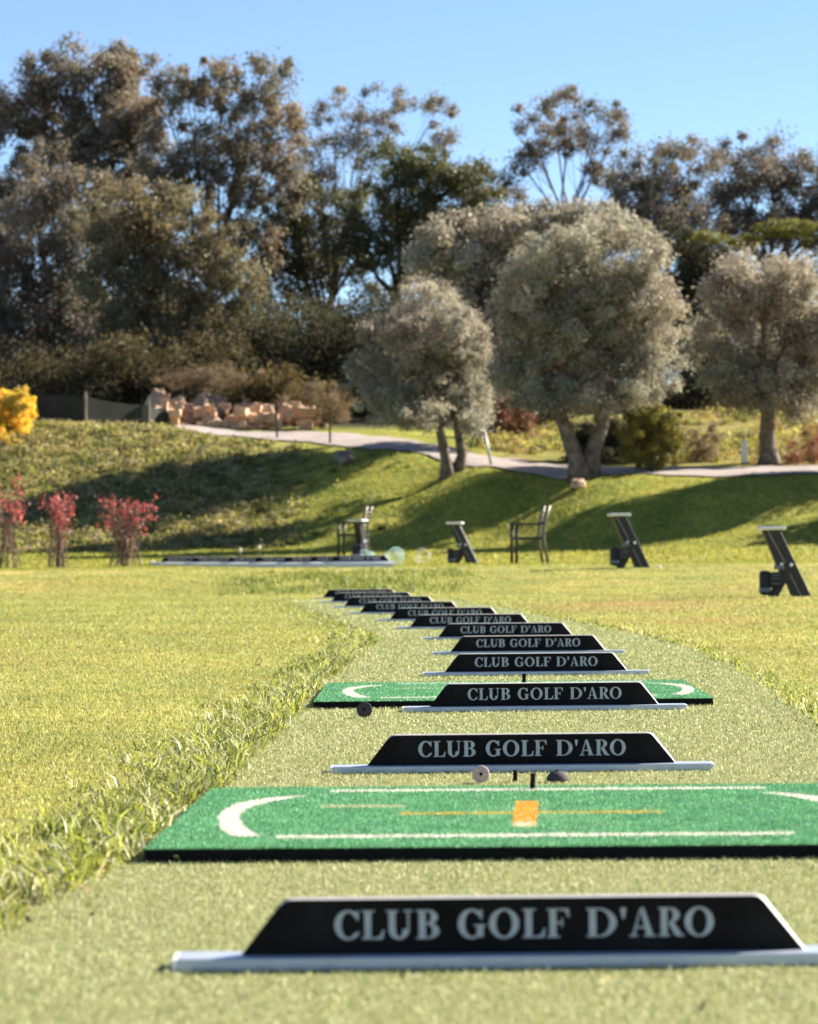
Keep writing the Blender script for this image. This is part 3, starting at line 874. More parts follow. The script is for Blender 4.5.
# ------------------------------------------------------------------ trees
def leaf_cloud(centers, prad, nper, lsize, lwid, flat=.8, up=.25, shell=.45, tone=None, var=.25, colvar=.06):
    """leaves spread on the shells of many puffs; returns V, loops, sizes, tint"""
    n = len(centers); N = n * nper
    c = np.repeat(centers, nper, 0); pr = np.repeat(prad, nper)
    d = rng.normal(0, 1, (N, 3)); d /= np.linalg.norm(d, axis=1, keepdims=True)
    r = pr * (shell + (1.08 - shell) * rng.random(N) ** .7) * rng.normal(1, .16, N) * np.where(rng.random(N) < .16, rng.uniform(1, 1.7, N), 1)
    off = d * r[:, None]; off[:, 2] *= flat
    p = c + off
    nrm = d * .55 + rng.normal(0, .62, (N, 3)); nrm[:, 2] += up
    nrm /= np.linalg.norm(nrm, axis=1, keepdims=True)
    t = np.cross(nrm, rng.normal(0, 1, (N, 3))); t /= np.linalg.norm(t, axis=1, keepdims=True) + 1e-9
    b = np.cross(nrm, t)
    L = (lsize * rng.uniform(.6, 1.35, N))[:, None]; W = (lwid * rng.uniform(.7, 1.3, N))[:, None]
    V = np.empty((N, 4, 3)); V[:, 0] = p - t * L * .5; V[:, 1] = p + b * W * .5 - t * L * .05; V[:, 2] = p + t * L * .5; V[:, 3] = p - b * W * .5 - t * L * .05
    puff_t = rng.normal(1, var * .6, n).clip(.5, 1.6)
    tint = np.repeat(puff_t, nper)[:, None] * rng.normal(1, var * .6, (N, 1)).clip(.5, 1.6) * rng.normal(1, colvar, (N, 3)).clip(.7, 1.3)
    if tone is not None: tint = tint * np.repeat(tone, nper, 0)
    return V.reshape(-1, 3), np.arange(N * 4), np.full(N, 4), tint

def make_tree(name, label, group, base_px, Yt, lobes, leafm, barkm, trunk=.2, puff=.5, dens=1.0, nper=90, leaf=.16, lw=.055, depth=1.0, fork=.35, shell=.15, flat=.85,
              base_xy=None, tr_pts=None, cat='tree', foliage_name='crown', var=.25, warm=0.0, trunks=1, gap=.0, twigs=True):
    sc = F / Yt
    bx = (base_px - CX) / F * Yt if base_xy is None else base_xy[0]
    by = Yt if base_xy is None else base_xy[1]
    bz = T(bx, by) - .08
    root = empty(name, (bx, by, bz))
    tag(root, label, cat, group)
    B = np.array([bx, by, bz])
    cen, prs, tone = [], [], []
    lob = []
    for L in lobes:
        px, py, rx, ry = L[:4]
        dz = L[4] if len(L) > 4 else rng.uniform(-.6, .6) * depth
        c = at(px, py, Yt + dz); r3 = np.array([rx / sc, max(rx, ry) / sc * depth, ry / sc])
        lob.append((c, r3))
        vol = r3[0] * r3[1] * r3[2]
        area = (r3[0] * r3[2])
        k = max(6, int(dens * 5.2 * area / (puff * puff) ))
        d = rng.normal(0, 1, (k, 3)); d /= np.linalg.norm(d, axis=1, keepdims=True)
        rr = (.3 + .8 * rng.random(k) ** .65)
        pos = c + d * rr[:, None] * r3
        cen.append(pos); prs.append(puff * rng.uniform(.55, 1.25, k) * np.where(rr > .92, .7, 1))
        tone.append(np.tile([1 + rng.normal(0, .035) + warm * .6 * rng.random(), 1, 1 - warm * rng.random() * .5], (k, 1)) * (1 + rng.normal(0, .08)))
    cenA = np.concatenate(cen); prA = np.concatenate(prs); toneA = np.concatenate(tone)
    V, lp_, sz, tint = leaf_cloud(cenA, prA, int(nper * 1.75), leaf * .72, lw * .74, flat, .25, shell, toneA, var)
    np_mesh(foliage_name, V - B, lp_, sz, leafm, tint, root)
    # trunk(s), limbs and twigs
    tb = MB()
    top = np.mean([c for c, _ in lob], 0)
    hgt = min(c[2] - r[2] for c, r in lob) - bz
    fk = B + (top - B) * fork; fk[2] = bz + max(hgt * .9, (top[2] - bz) * fork)
    def wob(a, b, n, amp):
        pts = [a + (b - a) * t for t in np.linspace(0, 1, n)]
        return [p + (rng.normal(0, amp, 3) if 0 < i < n - 1 else 0) for i, p in enumerate(pts)]
    if tr_pts is not None:
        stems = tr_pts
    else:
        stems = [[np.array(p) for p in wob(B, fk, 6, trunk * .35)]]
    ends = []
    for s in stems:
        m_ = len(s)
        rad = [trunk * (1.45 if i == 0 else 1.0) * (1 - .45 * i / (m_ - 1)) for i in range(m_)]
        tb.tube([p - B for p in s], rad, 10); ends.append((s[-1], rad[-1]))
    lb = MB()
    for (c, r3), cs in zip(lob, cen):
        e, er = min(ends, key=lambda q: np.linalg.norm(q[0] - c))
        mid = (e + c) / 2; mid[2] += .12 * abs(c[2] - e[2]) * rng.uniform(-.6, 1)
        pts = [e, (e * .5 + mid * .5) + rng.normal(0, .08, 3), mid, (mid + c) / 2 + rng.normal(0, .1, 3), c]
        lb.tube([p - B for p in pts], [er * .75, er * .55, er * .4, er * .27, er * .14], 7)
        if twigs:
            for q in cs[:: max(1, len(cs) // 26)]:
                k = pts[int(rng.integers(2, 5))]
                mm = (k + q) / 2 + rng.normal(0, .1, 3)
                lb.tube([k - B, mm - B, q - B], [er * .16, er * .1, er * .04], 4, cap=False)
    tb.v, n0 = tb.v, len(tb.v)
    tb.f += [tuple(n0 + i for i in f) for f in lb.f]; tb.v += lb.v; tb.m += lb.m
    tb.build('trunk', barkm, root, smooth=True)
    return root

LF = {
    'euca':  leaf_mat('grey_brown_leaves', (.205, .183, .147), .42, .6, (1.1, 1.0, .8)),
    'warm':  leaf_mat('warm_brown_leaves', (.215, .195, .152), .45, .6, (1.12, 1.0, .75)),
    'grey':  leaf_mat('grey_leaves', (.2, .18, .155), .4, .6, (1.1, 1.0, .7)),
    'olive': leaf_mat('olive_leaves', (.38, .352, .285), .38, .5, (1.05, 1.0, .8)),
    'oak':   leaf_mat('dark_green_leaves', (.125, .122, .06), .35, .5, (1.1, 1.1, .5)),
    'moss':  leaf_mat('olive_green_leaves', (.205, .184, .12), .4, .55, (1.1, 1.03, .7)),
    'lime':  leaf_mat('yellow_green_leaves', (.2, .2, .05), .35, .5, (1.15, 1.1, .4)),
    'shrub': leaf_mat('shrub_leaves', (.22, .205, .06), .4, .5, (1.1, 1.05, .5)),
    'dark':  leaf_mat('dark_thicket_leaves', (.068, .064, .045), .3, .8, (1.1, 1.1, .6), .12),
    'red':   leaf_mat('red_leaves', (.36, .12, .115), .5, .45, (1.3, .9, .8)),
    'rust':  leaf_mat('rust_leaves', (.23, .115, .075), .35, .55, (1.2, .9, .7)),
    'yellow': leaf_mat('yellow_leaves', (.82, .64, .15), .5, .5, (1.1, .9, .3)),
    'twig':  leaf_mat('dry_leaves', (.24, .18, .115), .3, .7, (1.1, 1, .7)),
    'herb':  leaf_mat('bank_herb_leaves', (1, 1, 1), .5, .6, (1.1, 1.1, .5)),
}
G_T = 'tall trees behind the bank'
G_O = 'olive trees along the road'
G_S = 'shrubs along the road'
make_tree('tall_tree', 'tallest brownish grey tree at the far left, its top highest against the sky', G_T, 95, 108,
    [(60, 74, 36, 30), (128, 70, 26, 24), (146, 150, 26, 36), (28, 108, 38, 42), (102, 78, 40, 34), (96, 128, 44, 44), (58, 158, 44, 44), (132, 112, 30, 38), (118, 172, 36, 36)], LF['euca'], M['bark'], .24, .46, .95, 85, .2, .09, warm=.1)
make_tree('tall_tree', 'airy warm brown tree with sky showing through, right of the tallest tree', G_T, 207, 106,
    [(165, 78, 18, 18), (166, 150, 24, 36), (160, 190, 30, 30), (290, 180, 22, 34), (188, 100, 26, 32), (226, 84, 32, 32), (268, 80, 24, 34), (250, 128, 36, 40), (205, 150, 26, 32), (278, 140, 24, 38), (232, 190, 34, 34), (186, 200, 26, 28), (262, 190, 24, 30), (238, 225, 26, 24), (262, 250, 24, 28), (225, 245, 20, 20)], LF['warm'], M['bark'], .16, .42, .72, 80, .19, .085, fork=.3, warm=.12)
make_tree('tall_tree', 'dark grey tree cut off by the left edge of the picture', G_T, -25, 108,
    [(-30, 125, 34, 42), (4, 120, 22, 32), (-5, 180, 36, 40), (-40, 200, 40, 50), (10, 230, 30, 40)], LF['grey'], M['bark'], .26, .5, .9, 85, .2, .08)
make_tree('bushy_tree', 'dense grey leafy tree low at the far left above the net fence', G_T, 42, 98,
    [(42, 190, 42, 42), (16, 250, 42, 50), (70, 258, 42, 46), (20, 325, 44, 42), (92, 325, 38, 40), (55, 365, 40, 24), (-20, 300, 40, 60), (90, 215, 30, 40), (60, 300, 40, 40), (120, 365, 34, 22), (60, 388, 40, 16), (15, 382, 40, 18), (115, 384, 34, 14)], LF['grey'], M['bark'], .2, .5, 1.1, 95, .18, .075, warm=.1)
make_tree('bushy_tree', 'broad olive brown bushy tree above the tan boulders', G_T, 165, 95,
    [(128, 215, 42, 38), (168, 225, 42, 40), (118, 285, 46, 44), (190, 282, 46, 44), (140, 340, 46, 34), (215, 330, 42, 34), (240, 275, 26, 34), (255, 345, 30, 26), (180, 355, 40, 24), (100, 240, 34, 40), (150, 255, 40, 40), (215, 250, 30, 30), (120, 330, 40, 34)], LF['moss'], M['bark'], .2, .48, 1.2, 100, .17, .07, warm=.12)
make_tree('tall_tree', 'feathery pale brown tree reaching over the dark green tree', G_T, 322, 110,
    [(308, 128, 22, 30), (340, 105, 26, 18), (395, 100, 32, 14), (436, 112, 22, 20), (318, 172, 26, 30), (360, 145, 34, 24), (300, 210, 24, 28), (335, 205, 24, 26), (446, 140, 14, 20), (320, 240, 30, 30), (300, 260, 26, 30), (375, 120, 24, 16)], LF['warm'], M['bark'], .14, .38, .62, 65, .17, .065, fork=.35)
make_tree('evergreen_oak', 'dense dark green round tree in the middle of the wood', G_T, 383, 103,
    [(398, 165, 38, 26), (448, 175, 44, 30), (418, 205, 52, 34), (478, 205, 26, 30), (382, 232, 42, 26), (350, 245, 26, 22), (440, 236, 48, 30), (405, 262, 28, 20)], LF['oak'], M['dark_bark'], .24, .45, 1.25, 105, .15, .075, fork=.45)
make_tree('evergreen_oak', 'dark slim tree with a bare trunk against the low sky gap', G_T, 330, 107,
    [(322, 245, 26, 30), (292, 245, 26, 34), (352, 205, 22, 26), (268, 285, 26, 34), (300, 195, 18, 22), (262, 235, 20, 26), (285, 225, 20, 26), (300, 290, 22, 22), (318, 272, 24, 12), (358, 262, 22, 16), (370, 292, 14, 16), (345, 272, 16, 8)], LF['oak'], M['dark_bark'], .16, .42, 1.0, 80, .15, .07, fork=.5)
make_tree('tall_tree', 'isolated airy tree on a thin trunk standing out against the sky', G_T, 568, 112,
    [(566, 102, 26, 15), (532, 118, 16, 18), (604, 112, 20, 14), (620, 128, 14, 10), (560, 132, 32, 18), (588, 148, 26, 15), (522, 165, 16, 20), (508, 190, 16, 22), (540, 150, 16, 14), (598, 172, 12, 10)], LF['euca'], M['dark_bark'], .13, .38, .75, 75, .17, .07, fork=.5, warm=.15)
make_tree('tall_tree', 'grey brown tree rising behind the largest olive tree', G_T, 655, 106,
    [(642, 178, 36, 30), (690, 170, 34, 30), (664, 212, 44, 38), (616, 196, 20, 32), (694, 225, 38, 38), (655, 155, 22, 14), (640, 240, 34, 34)], LF['grey'], M['bark'], .24, .47, .85, 90, .17, .075, warm=.1)
make_tree('tall_tree', 'grey brown tree at the upper right, behind the right-hand olive', G_T, 765, 108,
    [(735, 168, 32, 32), (776, 165, 34, 32), (818, 188, 36, 36), (752, 208, 42, 38), (800, 225, 40, 38), (856, 200, 40, 46), (725, 215, 26, 30)], LF['grey'], M['bark'], .26, .48, .95, 95, .17, .075, warm=.1)
make_tree('pine_tree', 'flat topped yellow green pine above the right-hand olive tree', G_T, 808, 93,
    [(786, 228, 30, 8), (822, 232, 34, 10), (738, 240, 24, 7), (850, 240, 30, 10), (705, 236, 16, 5)], LF['lime'], M['dark_bark'], .18, .28, 1.6, 120, .14, .03, fork=.7, flat=.5)
make_tree('evergreen_oak', 'dark green tree in the gap between the two larger olives', G_T, 690, 96,
    [(682, 262, 38, 34), (706, 300, 32, 38), (664, 300, 30, 34), (720, 262, 30, 26), (690, 340, 34, 36), (715, 375, 36, 24)], LF['dark'], M['dark_bark'], .2, .45, 1.2, 100, .16, .07)
make_tree('olive_tree', 'pale grey olive tree behind and above the small leaning olive', G_O, 478, 77.8,
    [(448, 244, 32, 24), (500, 236, 42, 28), (548, 228, 38, 24), (470, 275, 42, 34), (430, 262, 22, 20), (592, 226, 34, 20), (520, 270, 36, 30), (505, 310, 34, 30), (540, 265, 34, 34), (480, 330, 26, 24), (540, 320, 30, 34), (470, 368, 26, 24), (505, 365, 30, 26), (532, 380, 22, 20), (448, 340, 22, 26)], LF['olive'], M['olive_bark'], .16, .36, 2.3, 110, .15, .07, depth=1.9)
def stem(pts): return [np.array(p) for p in pts]
def P3(px, py, Yt): return at(px, py, Yt)
make_tree('olive_tree', 'small grey olive tree with a pale forked trunk beside the tube frame', G_O, 449, 71.4,
    [(428, 304, 32, 26), (452, 334, 34, 34), (402, 342, 42, 38), (376, 376, 28, 32), (455, 380, 32, 36), (414, 390, 44, 36), (468, 345, 20, 30), (470, 405, 18, 26), (390, 408, 30, 20), (428, 416, 26, 14, -.6), (470, 425, 14, 14, -.4)], LF['olive'], M['olive_bark'], .13, .27, 1.3, 105, .105, .038,
    tr_pts=[stem([P3(447, 482, 71.4), P3(446, 460, 71.4), P3(442, 440, 71.3), P3(438, 420, 71.2), P3(445, 395, 71.2), P3(452, 370, 71.2)]),
            stem([P3(456, 480, 71.6), P3(462, 455, 71.6), P3(458, 430, 71.6), P3(462, 405, 71.6), P3(466, 385, 71.6)])])
make_tree('olive_tree', 'largest grey olive tree with a wide V shaped trunk in the centre right', G_O, 585, 68.9,
    [(562, 264, 50, 36), (622, 258, 46, 36), (528, 306, 36, 42), (590, 316, 58, 46), (650, 314, 34, 46), (655, 366, 28, 30), (548, 358, 46, 38), (610, 368, 46, 34), (520, 368, 26, 28), (590, 240, 40, 22), (570, 385, 34, 20), (545, 395, 30, 16, -.6), (628, 392, 30, 18, -.5), (592, 398, 24, 14, -.8), (510, 385, 22, 20), (565, 310, 40, 40), (600, 285, 40, 34), (575, 345, 40, 34)], LF['olive'], M['olive_bark'], .2, .3, 1.35, 110, .11, .04,
    tr_pts=[stem([P3(580, 480, 68.8), P3(576, 460, 68.8), P3(568, 435, 68.7), P3(556, 405, 68.6), P3(548, 375, 68.6)]),
            stem([P3(588, 480, 69.0), P3(592, 455, 69.0), P3(600, 430, 69.0), P3(607, 405, 69.0), P3(612, 375, 69.0)])])
make_tree('olive_tree', 'grey olive tree with a single stout trunk at the right behind the road', G_O, 768, 72.5,
    [(762, 276, 46, 30), (732, 308, 38, 38), (800, 298, 42, 42), (712, 345, 26, 28), (756, 348, 52, 38), (822, 348, 42, 44), (790, 385, 32, 22), (725, 380, 26, 18), (850, 320, 40, 40), (745, 400, 26, 14, -.6), (800, 402, 28, 16, -.6)], LF['olive'], M['olive_bark'], .24, .33, 1.3, 105, .115, .042,
    tr_pts=[stem([P3(769, 472, 72.5), P3(769, 455, 72.5), P3(767, 438, 72.5), P3(768, 415, 72.5), P3(765, 390, 72.5)])])
# trees outside the frame to the right, whose shade falls on the bank
make_tree('olive_tree', 'olive tree just outside the picture to the right', G_O, 935, 68.4,
    [(890, 330, 36, 36), (935, 330, 48, 44), (920, 270, 48, 40), (965, 280, 46, 40), (900, 380, 36, 28), (975, 350, 40, 40), (935, 235, 44, 26), (950, 385, 40, 26)], LF['olive'], M['olive_bark'], .2, .42, 2.2, 90, .2, .09, twigs=False, depth=1.25)
make_tree('round_shrub', 'round shrub just outside the picture on the bank', G_S, 900, 64.2,
    [(890, 470, 34, 24), (915, 480, 30, 24), (900, 495, 36, 20)], LF['moss'], M['dark_bark'], .05, .2, 1.4, 90, .08, .04, cat='shrub', foliage_name='foliage')

# shrubs

make_tree('round_shrub', 'round yellow green shrub right of the largest olive trunk', G_S, 652, 69.2,
    [(652, 425, 28, 18), (636, 438, 18, 24), (670, 436, 16, 26), (655, 455, 20, 16), (652, 415, 22, 10)], LF['shrub'], M['dark_bark'], .04, .17, 1.3, 110, .07, .035, cat='shrub', foliage_name='foliage', warm=.1)
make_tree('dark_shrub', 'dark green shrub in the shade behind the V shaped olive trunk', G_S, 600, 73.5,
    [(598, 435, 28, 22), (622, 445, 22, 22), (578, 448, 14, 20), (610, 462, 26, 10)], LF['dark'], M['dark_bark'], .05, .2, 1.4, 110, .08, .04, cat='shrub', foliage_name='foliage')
make_tree('rust_shrub', 'rust red shrub between the small olive and the largest olive', G_S, 512, 82,
    [(505, 405, 16, 16), (520, 415, 16, 22), (500, 430, 14, 18), (528, 435, 12, 16)], LF['rust'], M['dark_bark'], .05, .22, 1.1, 90, .09, .045, cat='shrub', foliage_name='foliage')
make_tree('dry_shrub', 'dry tan brush beside the tan boulders left of the small olive', G_S, 322, 84,
    [(318, 394, 16, 14), (338, 408, 16, 14), (322, 415, 10, 8)], LF['twig'], M['dark_bark'], .04, .22, 1.0, 80, .09, .03, cat='shrub', foliage_name='foliage')
make_tree('dry_shrub', 'brown twiggy brush among the boulders under the broad bushy tree', G_S, 225, 86.5,
    [(185, 376, 30, 10), (225, 376, 26, 12), (206, 398, 9, 14), (230, 408, 9, 18), (285, 378, 26, 12), (184, 420, 8, 5), (210, 418, 7, 8), (282, 404, 7, 10, -1)], LF['twig'], M['dark_bark'], .05, .2, .9, 70, .09, .03, cat='shrub', foliage_name='foliage', var=.4)
make_tree('yellow_bush', 'bright yellow autumn bush at the left edge on top of the bank', None, 6, 79,
    [(2, 412, 30, 22), (18, 402, 15, 14), (-20, 415, 26, 26), (4, 432, 24, 14), (24, 420, 10, 14), (0, 444, 26, 10)], LF['yellow'], M['dark_bark'], .05, .13, 1.3, 60, .075, .045, cat='bush', foliage_name='foliage')
make_tree('dry_shrub', 'tall dry tan weeds beside the road right of the round shrub', G_S, 694, 73.5,
    [(690, 440, 12, 24), (702, 450, 12, 18), (712, 436, 8, 22)], LF['twig'], M['dark_bark'], .03, .15, .7, 60, .1, .02, cat='shrub', foliage_name='foliage', var=.3)
make_tree('dry_shrub', 'reddish dry weeds at the road on the right edge, past the stout olive trunk', G_S, 806, 73,
    [(800, 455, 16, 14), (815, 445, 14, 20), (792, 462, 12, 8)], LF['rust'], M['dark_bark'], .03, .15, .7, 60, .09, .025, cat='shrub', foliage_name='foliage', var=.3)
def red_shrub(px, py, Yt, stems, label, hpx, leaves, wpx):
    bx, by = (px - CX) / F * Yt, Yt
    bz = T(bx, by) - .03
    root = empty('red_leaf_shrub', (bx, by, bz)); tag(root, label, 'shrub', 'red-leaved shrubs at the foot of the bank')
    sc_ = F / Yt; tb = MB(); C1, C2 = [], []
    for k in range(stems):
        tx = rng.uniform(-wpx, wpx) / sc_; h = hpx / sc_ * rng.uniform(.6, 1.0)
        p0 = np.array([rng.normal(0, .1), rng.normal(0, .08), 0]); p2 = np.array([tx, rng.uniform(-.3, .3), h])
        p1 = (p0 + p2) / 2 + np.array([-tx * .25, 0, .1])
        tb.tube([p0, p1, p2], [.011, .008, .004], 5)
        for _ in range(3):
            t = rng.uniform(.35, .9); q = (1 - t) ** 2 * p0 + 2 * t * (1 - t) * p1 + t * t * p2
            tb.tube([q, q + np.array([rng.normal(0, .1), rng.normal(0, .1), rng.uniform(.08, .2)])], [.005, .003], 4)
        for t in np.linspace(.18, 1, 9):
            q = (1 - t) ** 2 * p0 + 2 * t * (1 - t) * p1 + t * t * p2 + rng.normal(0, .04, 3)
            (C1 if t > .74 + rng.normal(0, .1) else C2).append(q)
    tb.build('stems', M['olive_bark'], root)
    C1, C2 = np.array(C1), np.array(C2)
    Vv, l_, s_, t_ = leaf_cloud(C1, np.full(len(C1), .09), leaves, .065, .034, 1, .2, .1, None, .35); np_mesh('red_foliage', Vv, l_, s_, LF['red'], t_, root)
    Vv, l_, s_, t_ = leaf_cloud(C2, np.full(len(C2), .075), leaves // 3, .055, .028, 1, .2, .1, None, .4); np_mesh('lower_foliage', Vv, l_, s_, LF['rust'], t_, root)
red_shrub(8, 566, 55, 16, 'red-topped shrub cut by the left edge at the foot of the bank', 92, 8, 17)
red_shrub(58, 566, 55, 18, 'red-topped shrub standing second from the left, narrow and upright', 80, 9, 15)
red_shrub(126, 562, 57, 30, 'wider bushy red-leaved shrub nearest the far divider row', 74, 6, 30)

# ------------------------------------------------------------------ stuff: undergrowth, bank herbs
cen, pr, tn = [], [], []
def under(px0, px1, Y0, Y1, top0, top1, n, r, tone):
    for _ in range(n):
        px = rng.uniform(px0, px1); Yt = rng.uniform(Y0, Y1)
        x = (px - CX) / F * Yt; g = T(x, Yt)
        tz = at(px, np.interp(px, [px0, px1], [top0, top1]) + rng.uniform(-6, 14) + 24 * math.sin(px * .045 + Yt) * math.sin(px * .017 + 2), Yt)[2]
        z = g + (tz - g) * rng.random()
        cen.append((x, Yt, z)); pr.append(r * rng.uniform(.6, 1.3)); tn.append(np.array(tone) * rng.uniform(.7, 1.3))
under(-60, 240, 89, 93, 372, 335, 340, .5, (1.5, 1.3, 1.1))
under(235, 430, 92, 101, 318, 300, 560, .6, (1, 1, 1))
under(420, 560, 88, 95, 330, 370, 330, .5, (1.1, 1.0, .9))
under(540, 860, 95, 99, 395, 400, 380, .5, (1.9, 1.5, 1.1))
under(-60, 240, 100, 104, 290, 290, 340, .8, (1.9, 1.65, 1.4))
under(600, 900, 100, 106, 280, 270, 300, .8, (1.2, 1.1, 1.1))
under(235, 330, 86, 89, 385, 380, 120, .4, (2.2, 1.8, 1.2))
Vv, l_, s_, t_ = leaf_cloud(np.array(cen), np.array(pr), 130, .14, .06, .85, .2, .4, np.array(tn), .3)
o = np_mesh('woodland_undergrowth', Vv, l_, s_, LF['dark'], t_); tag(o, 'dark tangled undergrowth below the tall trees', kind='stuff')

# low herbs on the bank
n = 5200
px = rng.uniform(-60, 440, n); Yt = rng.uniform(68.5, 81, n)
x = (px - CX) / F * Yt
ok = (rng.random(n) < np.clip((330 - px) / 130, .05, 1)) & ~((px > 175) & (Yt > rd(px, 1) - 1.0))
x, Yt, px = x[ok], Yt[ok], px[ok]
c = np.stack([x, Yt, terrain(x, Yt) + .03], -1)
tone = mixcol(len(c), [(.25, .235, .1), (.34, .285, .165), (.42, .34, .23), (.14, .155, .06)], [.32, .3, .18, .2])
tone[px > 300] = tone[px > 300] * .4 + np.array([.12, .17, .035]) * .6
Vv, l_, s_, t_ = leaf_cloud(c, rng.uniform(.09, .26, len(c)), 30, .09, .042, .6, .5, .2, tone, .2)
o = np_mesh('bank_undergrowth', Vv, l_, s_, LF['herb'], t_); tag(o, 'low mottled weeds covering the left bank', kind='stuff')
n = 1500
px = rng.uniform(470, 900, n); Yt = rng.uniform(73.5, 93, n); x = (px - CX) / F * Yt
ok = _hash_noise(x * .5 + 2, Yt * .35) > -.1; px, Yt, x = px[ok], Yt[ok], x[ok]
c = np.stack([x, Yt, terrain(x, Yt) + .06], -1)
tone = mixcol(len(c), [(.27, .24, .09), (.36, .29, .16), (.3, .2, .13), (.17, .19, .06)], [.36, .28, .14, .22])
Vv, l_, s_, t_ = leaf_cloud(c, rng.uniform(.12, .34, len(c)), 34, .13, .04, .7, .4, .2, tone, .25)
o = np_mesh('meadow_undergrowth', Vv, l_, s_, LF['herb'], t_); tag(o, 'dry weeds in the meadow behind the road', kind='stuff')
# grass on the bank lawn
n = 110000
px = rng.uniform(-40, 880, n); Yt = 46 + rng.random(n) * 30
ok = ~((Yt > rd(px, 1) - .15) & (px > 170))
px, Yt = px[ok], Yt[ok]; x = (px - CX) / F * Yt; n = len(x)
col = mixcol(n, [(.26, .28, .045), (.36, .35, .065), (.48, .42, .14), (.17, .21, .03)], [.36, .34, .12, .18])
blades('bank_grass', x, Yt, terrain(x, Yt) - .005, rng.uniform(.03, .075, n) * np.clip((Yt - 44) / 18, .3, 1), rng.uniform(.014, .026, n), rng.uniform(.1, 1.1, n), rng.uniform(0, 6.28, n), col, GRASS, 'short grass on the far lawn and bank')

# ------------------------------------------------------------------ boulders
def boulder(px, py, Yt, rx, rz_, m, label, rot=0.0, group='boulders beside the road'):
    p = at(px, py, Yt)
    g = T(p[0], Yt)
    mb = MB(); sg, rg = 20, 13
    ph = rng.uniform(0, 6, 6)
    vs = []
    for i in range(rg + 1):
        th = PI * i / rg
        for k in range(sg):
            a_ = 2 * PI * k / sg
            d = np.array([math.sin(th) * math.cos(a_), math.sin(th) * math.sin(a_), math.cos(th)])
            f = (1 + rng.normal(0, .05)) + .16 * math.sin(3 * d[0] + ph[0]) * math.cos(2.5 * d[2] + ph[1]) + .12 * math.sin(6 * d[1] + ph[2] + 3 * d[2]) + .09 * math.sin(9 * d[0] + ph[3]) * math.cos(8 * d[2] + ph[4]) + .05 * math.sin(17 * d[1] + ph[5] + 9 * d[0])
            q = np.sign(d) * np.abs(d) ** .8 * f
            vs.append((q[0] * rx, q[1] * rx * .8, q[2] * rz_))
    fs = [(i * sg + k, i * sg + (k + 1) % sg, (i + 1) * sg + (k + 1) % sg, (i + 1) * sg + k) for i in range(rg) for k in range(sg)]
    mb.add(vs, fs)
    o = mb.build('boulder', m)
    o.location = (p[0], Yt, max(min(p[2], g + rz_ * .75), g + rz_ * .1)); o.rotation_euler = (rng.uniform(-.2, .2), rot, rng.uniform(0, 3))
    tag(o, label, 'boulder', group)
boulder(160, 392, 86, .34, .42, M['rock'], 'leftmost tan orange boulder, leaning at the end of the net fence', .5)
boulder(177, 408, 85.5, .26, .34, M['rock'], 'tan boulder low beside the leaning orange one')
boulder(197, 412, 85, .2, .46, M['grey_rock'], 'pale narrow slab boulder tilted in the heap', -.45)
boulder(214, 402, 86, .34, .4, M['grey_rock'], 'large grey boulder under the broad bushy tree')
boulder(242, 396, 86, .34, .3, M['rock'], 'rounded tan boulder highest in the middle of the heap')
boulder(256, 409, 85.5, .45, .26, M['rock'], 'long tan boulder sloping down to the right in the heap', .5)
boulder(267, 423, 84.8, .22, .36, M['rock'], 'upright tan boulder standing at the road edge')
boulder(300, 413, 85.5, .55, .24, M['rock'], 'broad pale tan boulder half under the dry brush', .45)
boulder(276, 392, 87, .3, .3, M['grey_rock'], 'mauve grey boulder behind the long tan boulder')
G_ST = 'pale stones edging the road'
for i, (px, w, lb) in enumerate([(210, .28, 'widest pale stone at the road edge, leftmost of the row of stones'), (224, .2, 'second pale stone from the left along the road edge'), (234, .17, 'small pale stone in the middle of the road edge row'), (244, .2, 'pale stone fourth from the left along the road edge'), (254, .14, 'smallest pale stone, at the right end of the road edge row')]):
    boulder(px, 431, 84.0, w, w * .8, M['rock'], lb, 0, G_ST)
cen_r, rad_r = [], []
_mb = MB()
for _ in range(150):
    px = rng.choice([rng.normal(170, 10), rng.normal(215, 22), rng.normal(262, 16), rng.normal(300, 18)]); Yt = rng.uniform(83.6, 86.5); x = (px - CX) / F * Yt; r = rng.uniform(.04, .12) * rng.choice([1, 1, 1.8])
    z = T(x, Yt) + rng.random() ** 2 * .5 + r * .3
    a_ = rng.uniform(0, 6.28, 8)
    vs_ = [(x + r * sx * rng.uniform(.6, 1.2), Yt + r * sy * rng.uniform(.6, 1.2), z + r * sz * rng.uniform(.4, 1)) for sx in (-1, 1) for sy in (-1, 1) for sz in (-1, 1)]
    _mb.add(vs_, [(0, 1, 3, 2), (4, 6, 7, 5), (0, 4, 5, 1), (2, 3, 7, 6), (0, 2, 6, 4), (1, 5, 7, 3)])
tag(_mb.build('rubble', M['rock']), 'broken tan rubble between the boulders', kind='stuff')
boulder(578, 482, 67.9, .16, .1, M['rock'], 'flat pale stone at the foot of the V shaped olive trunk', 0, None)
boulder(345, 455, 74.5, .3, .16, M['grey_rock'], 'grey green stone at the roadside left of the small olive', 0, None)

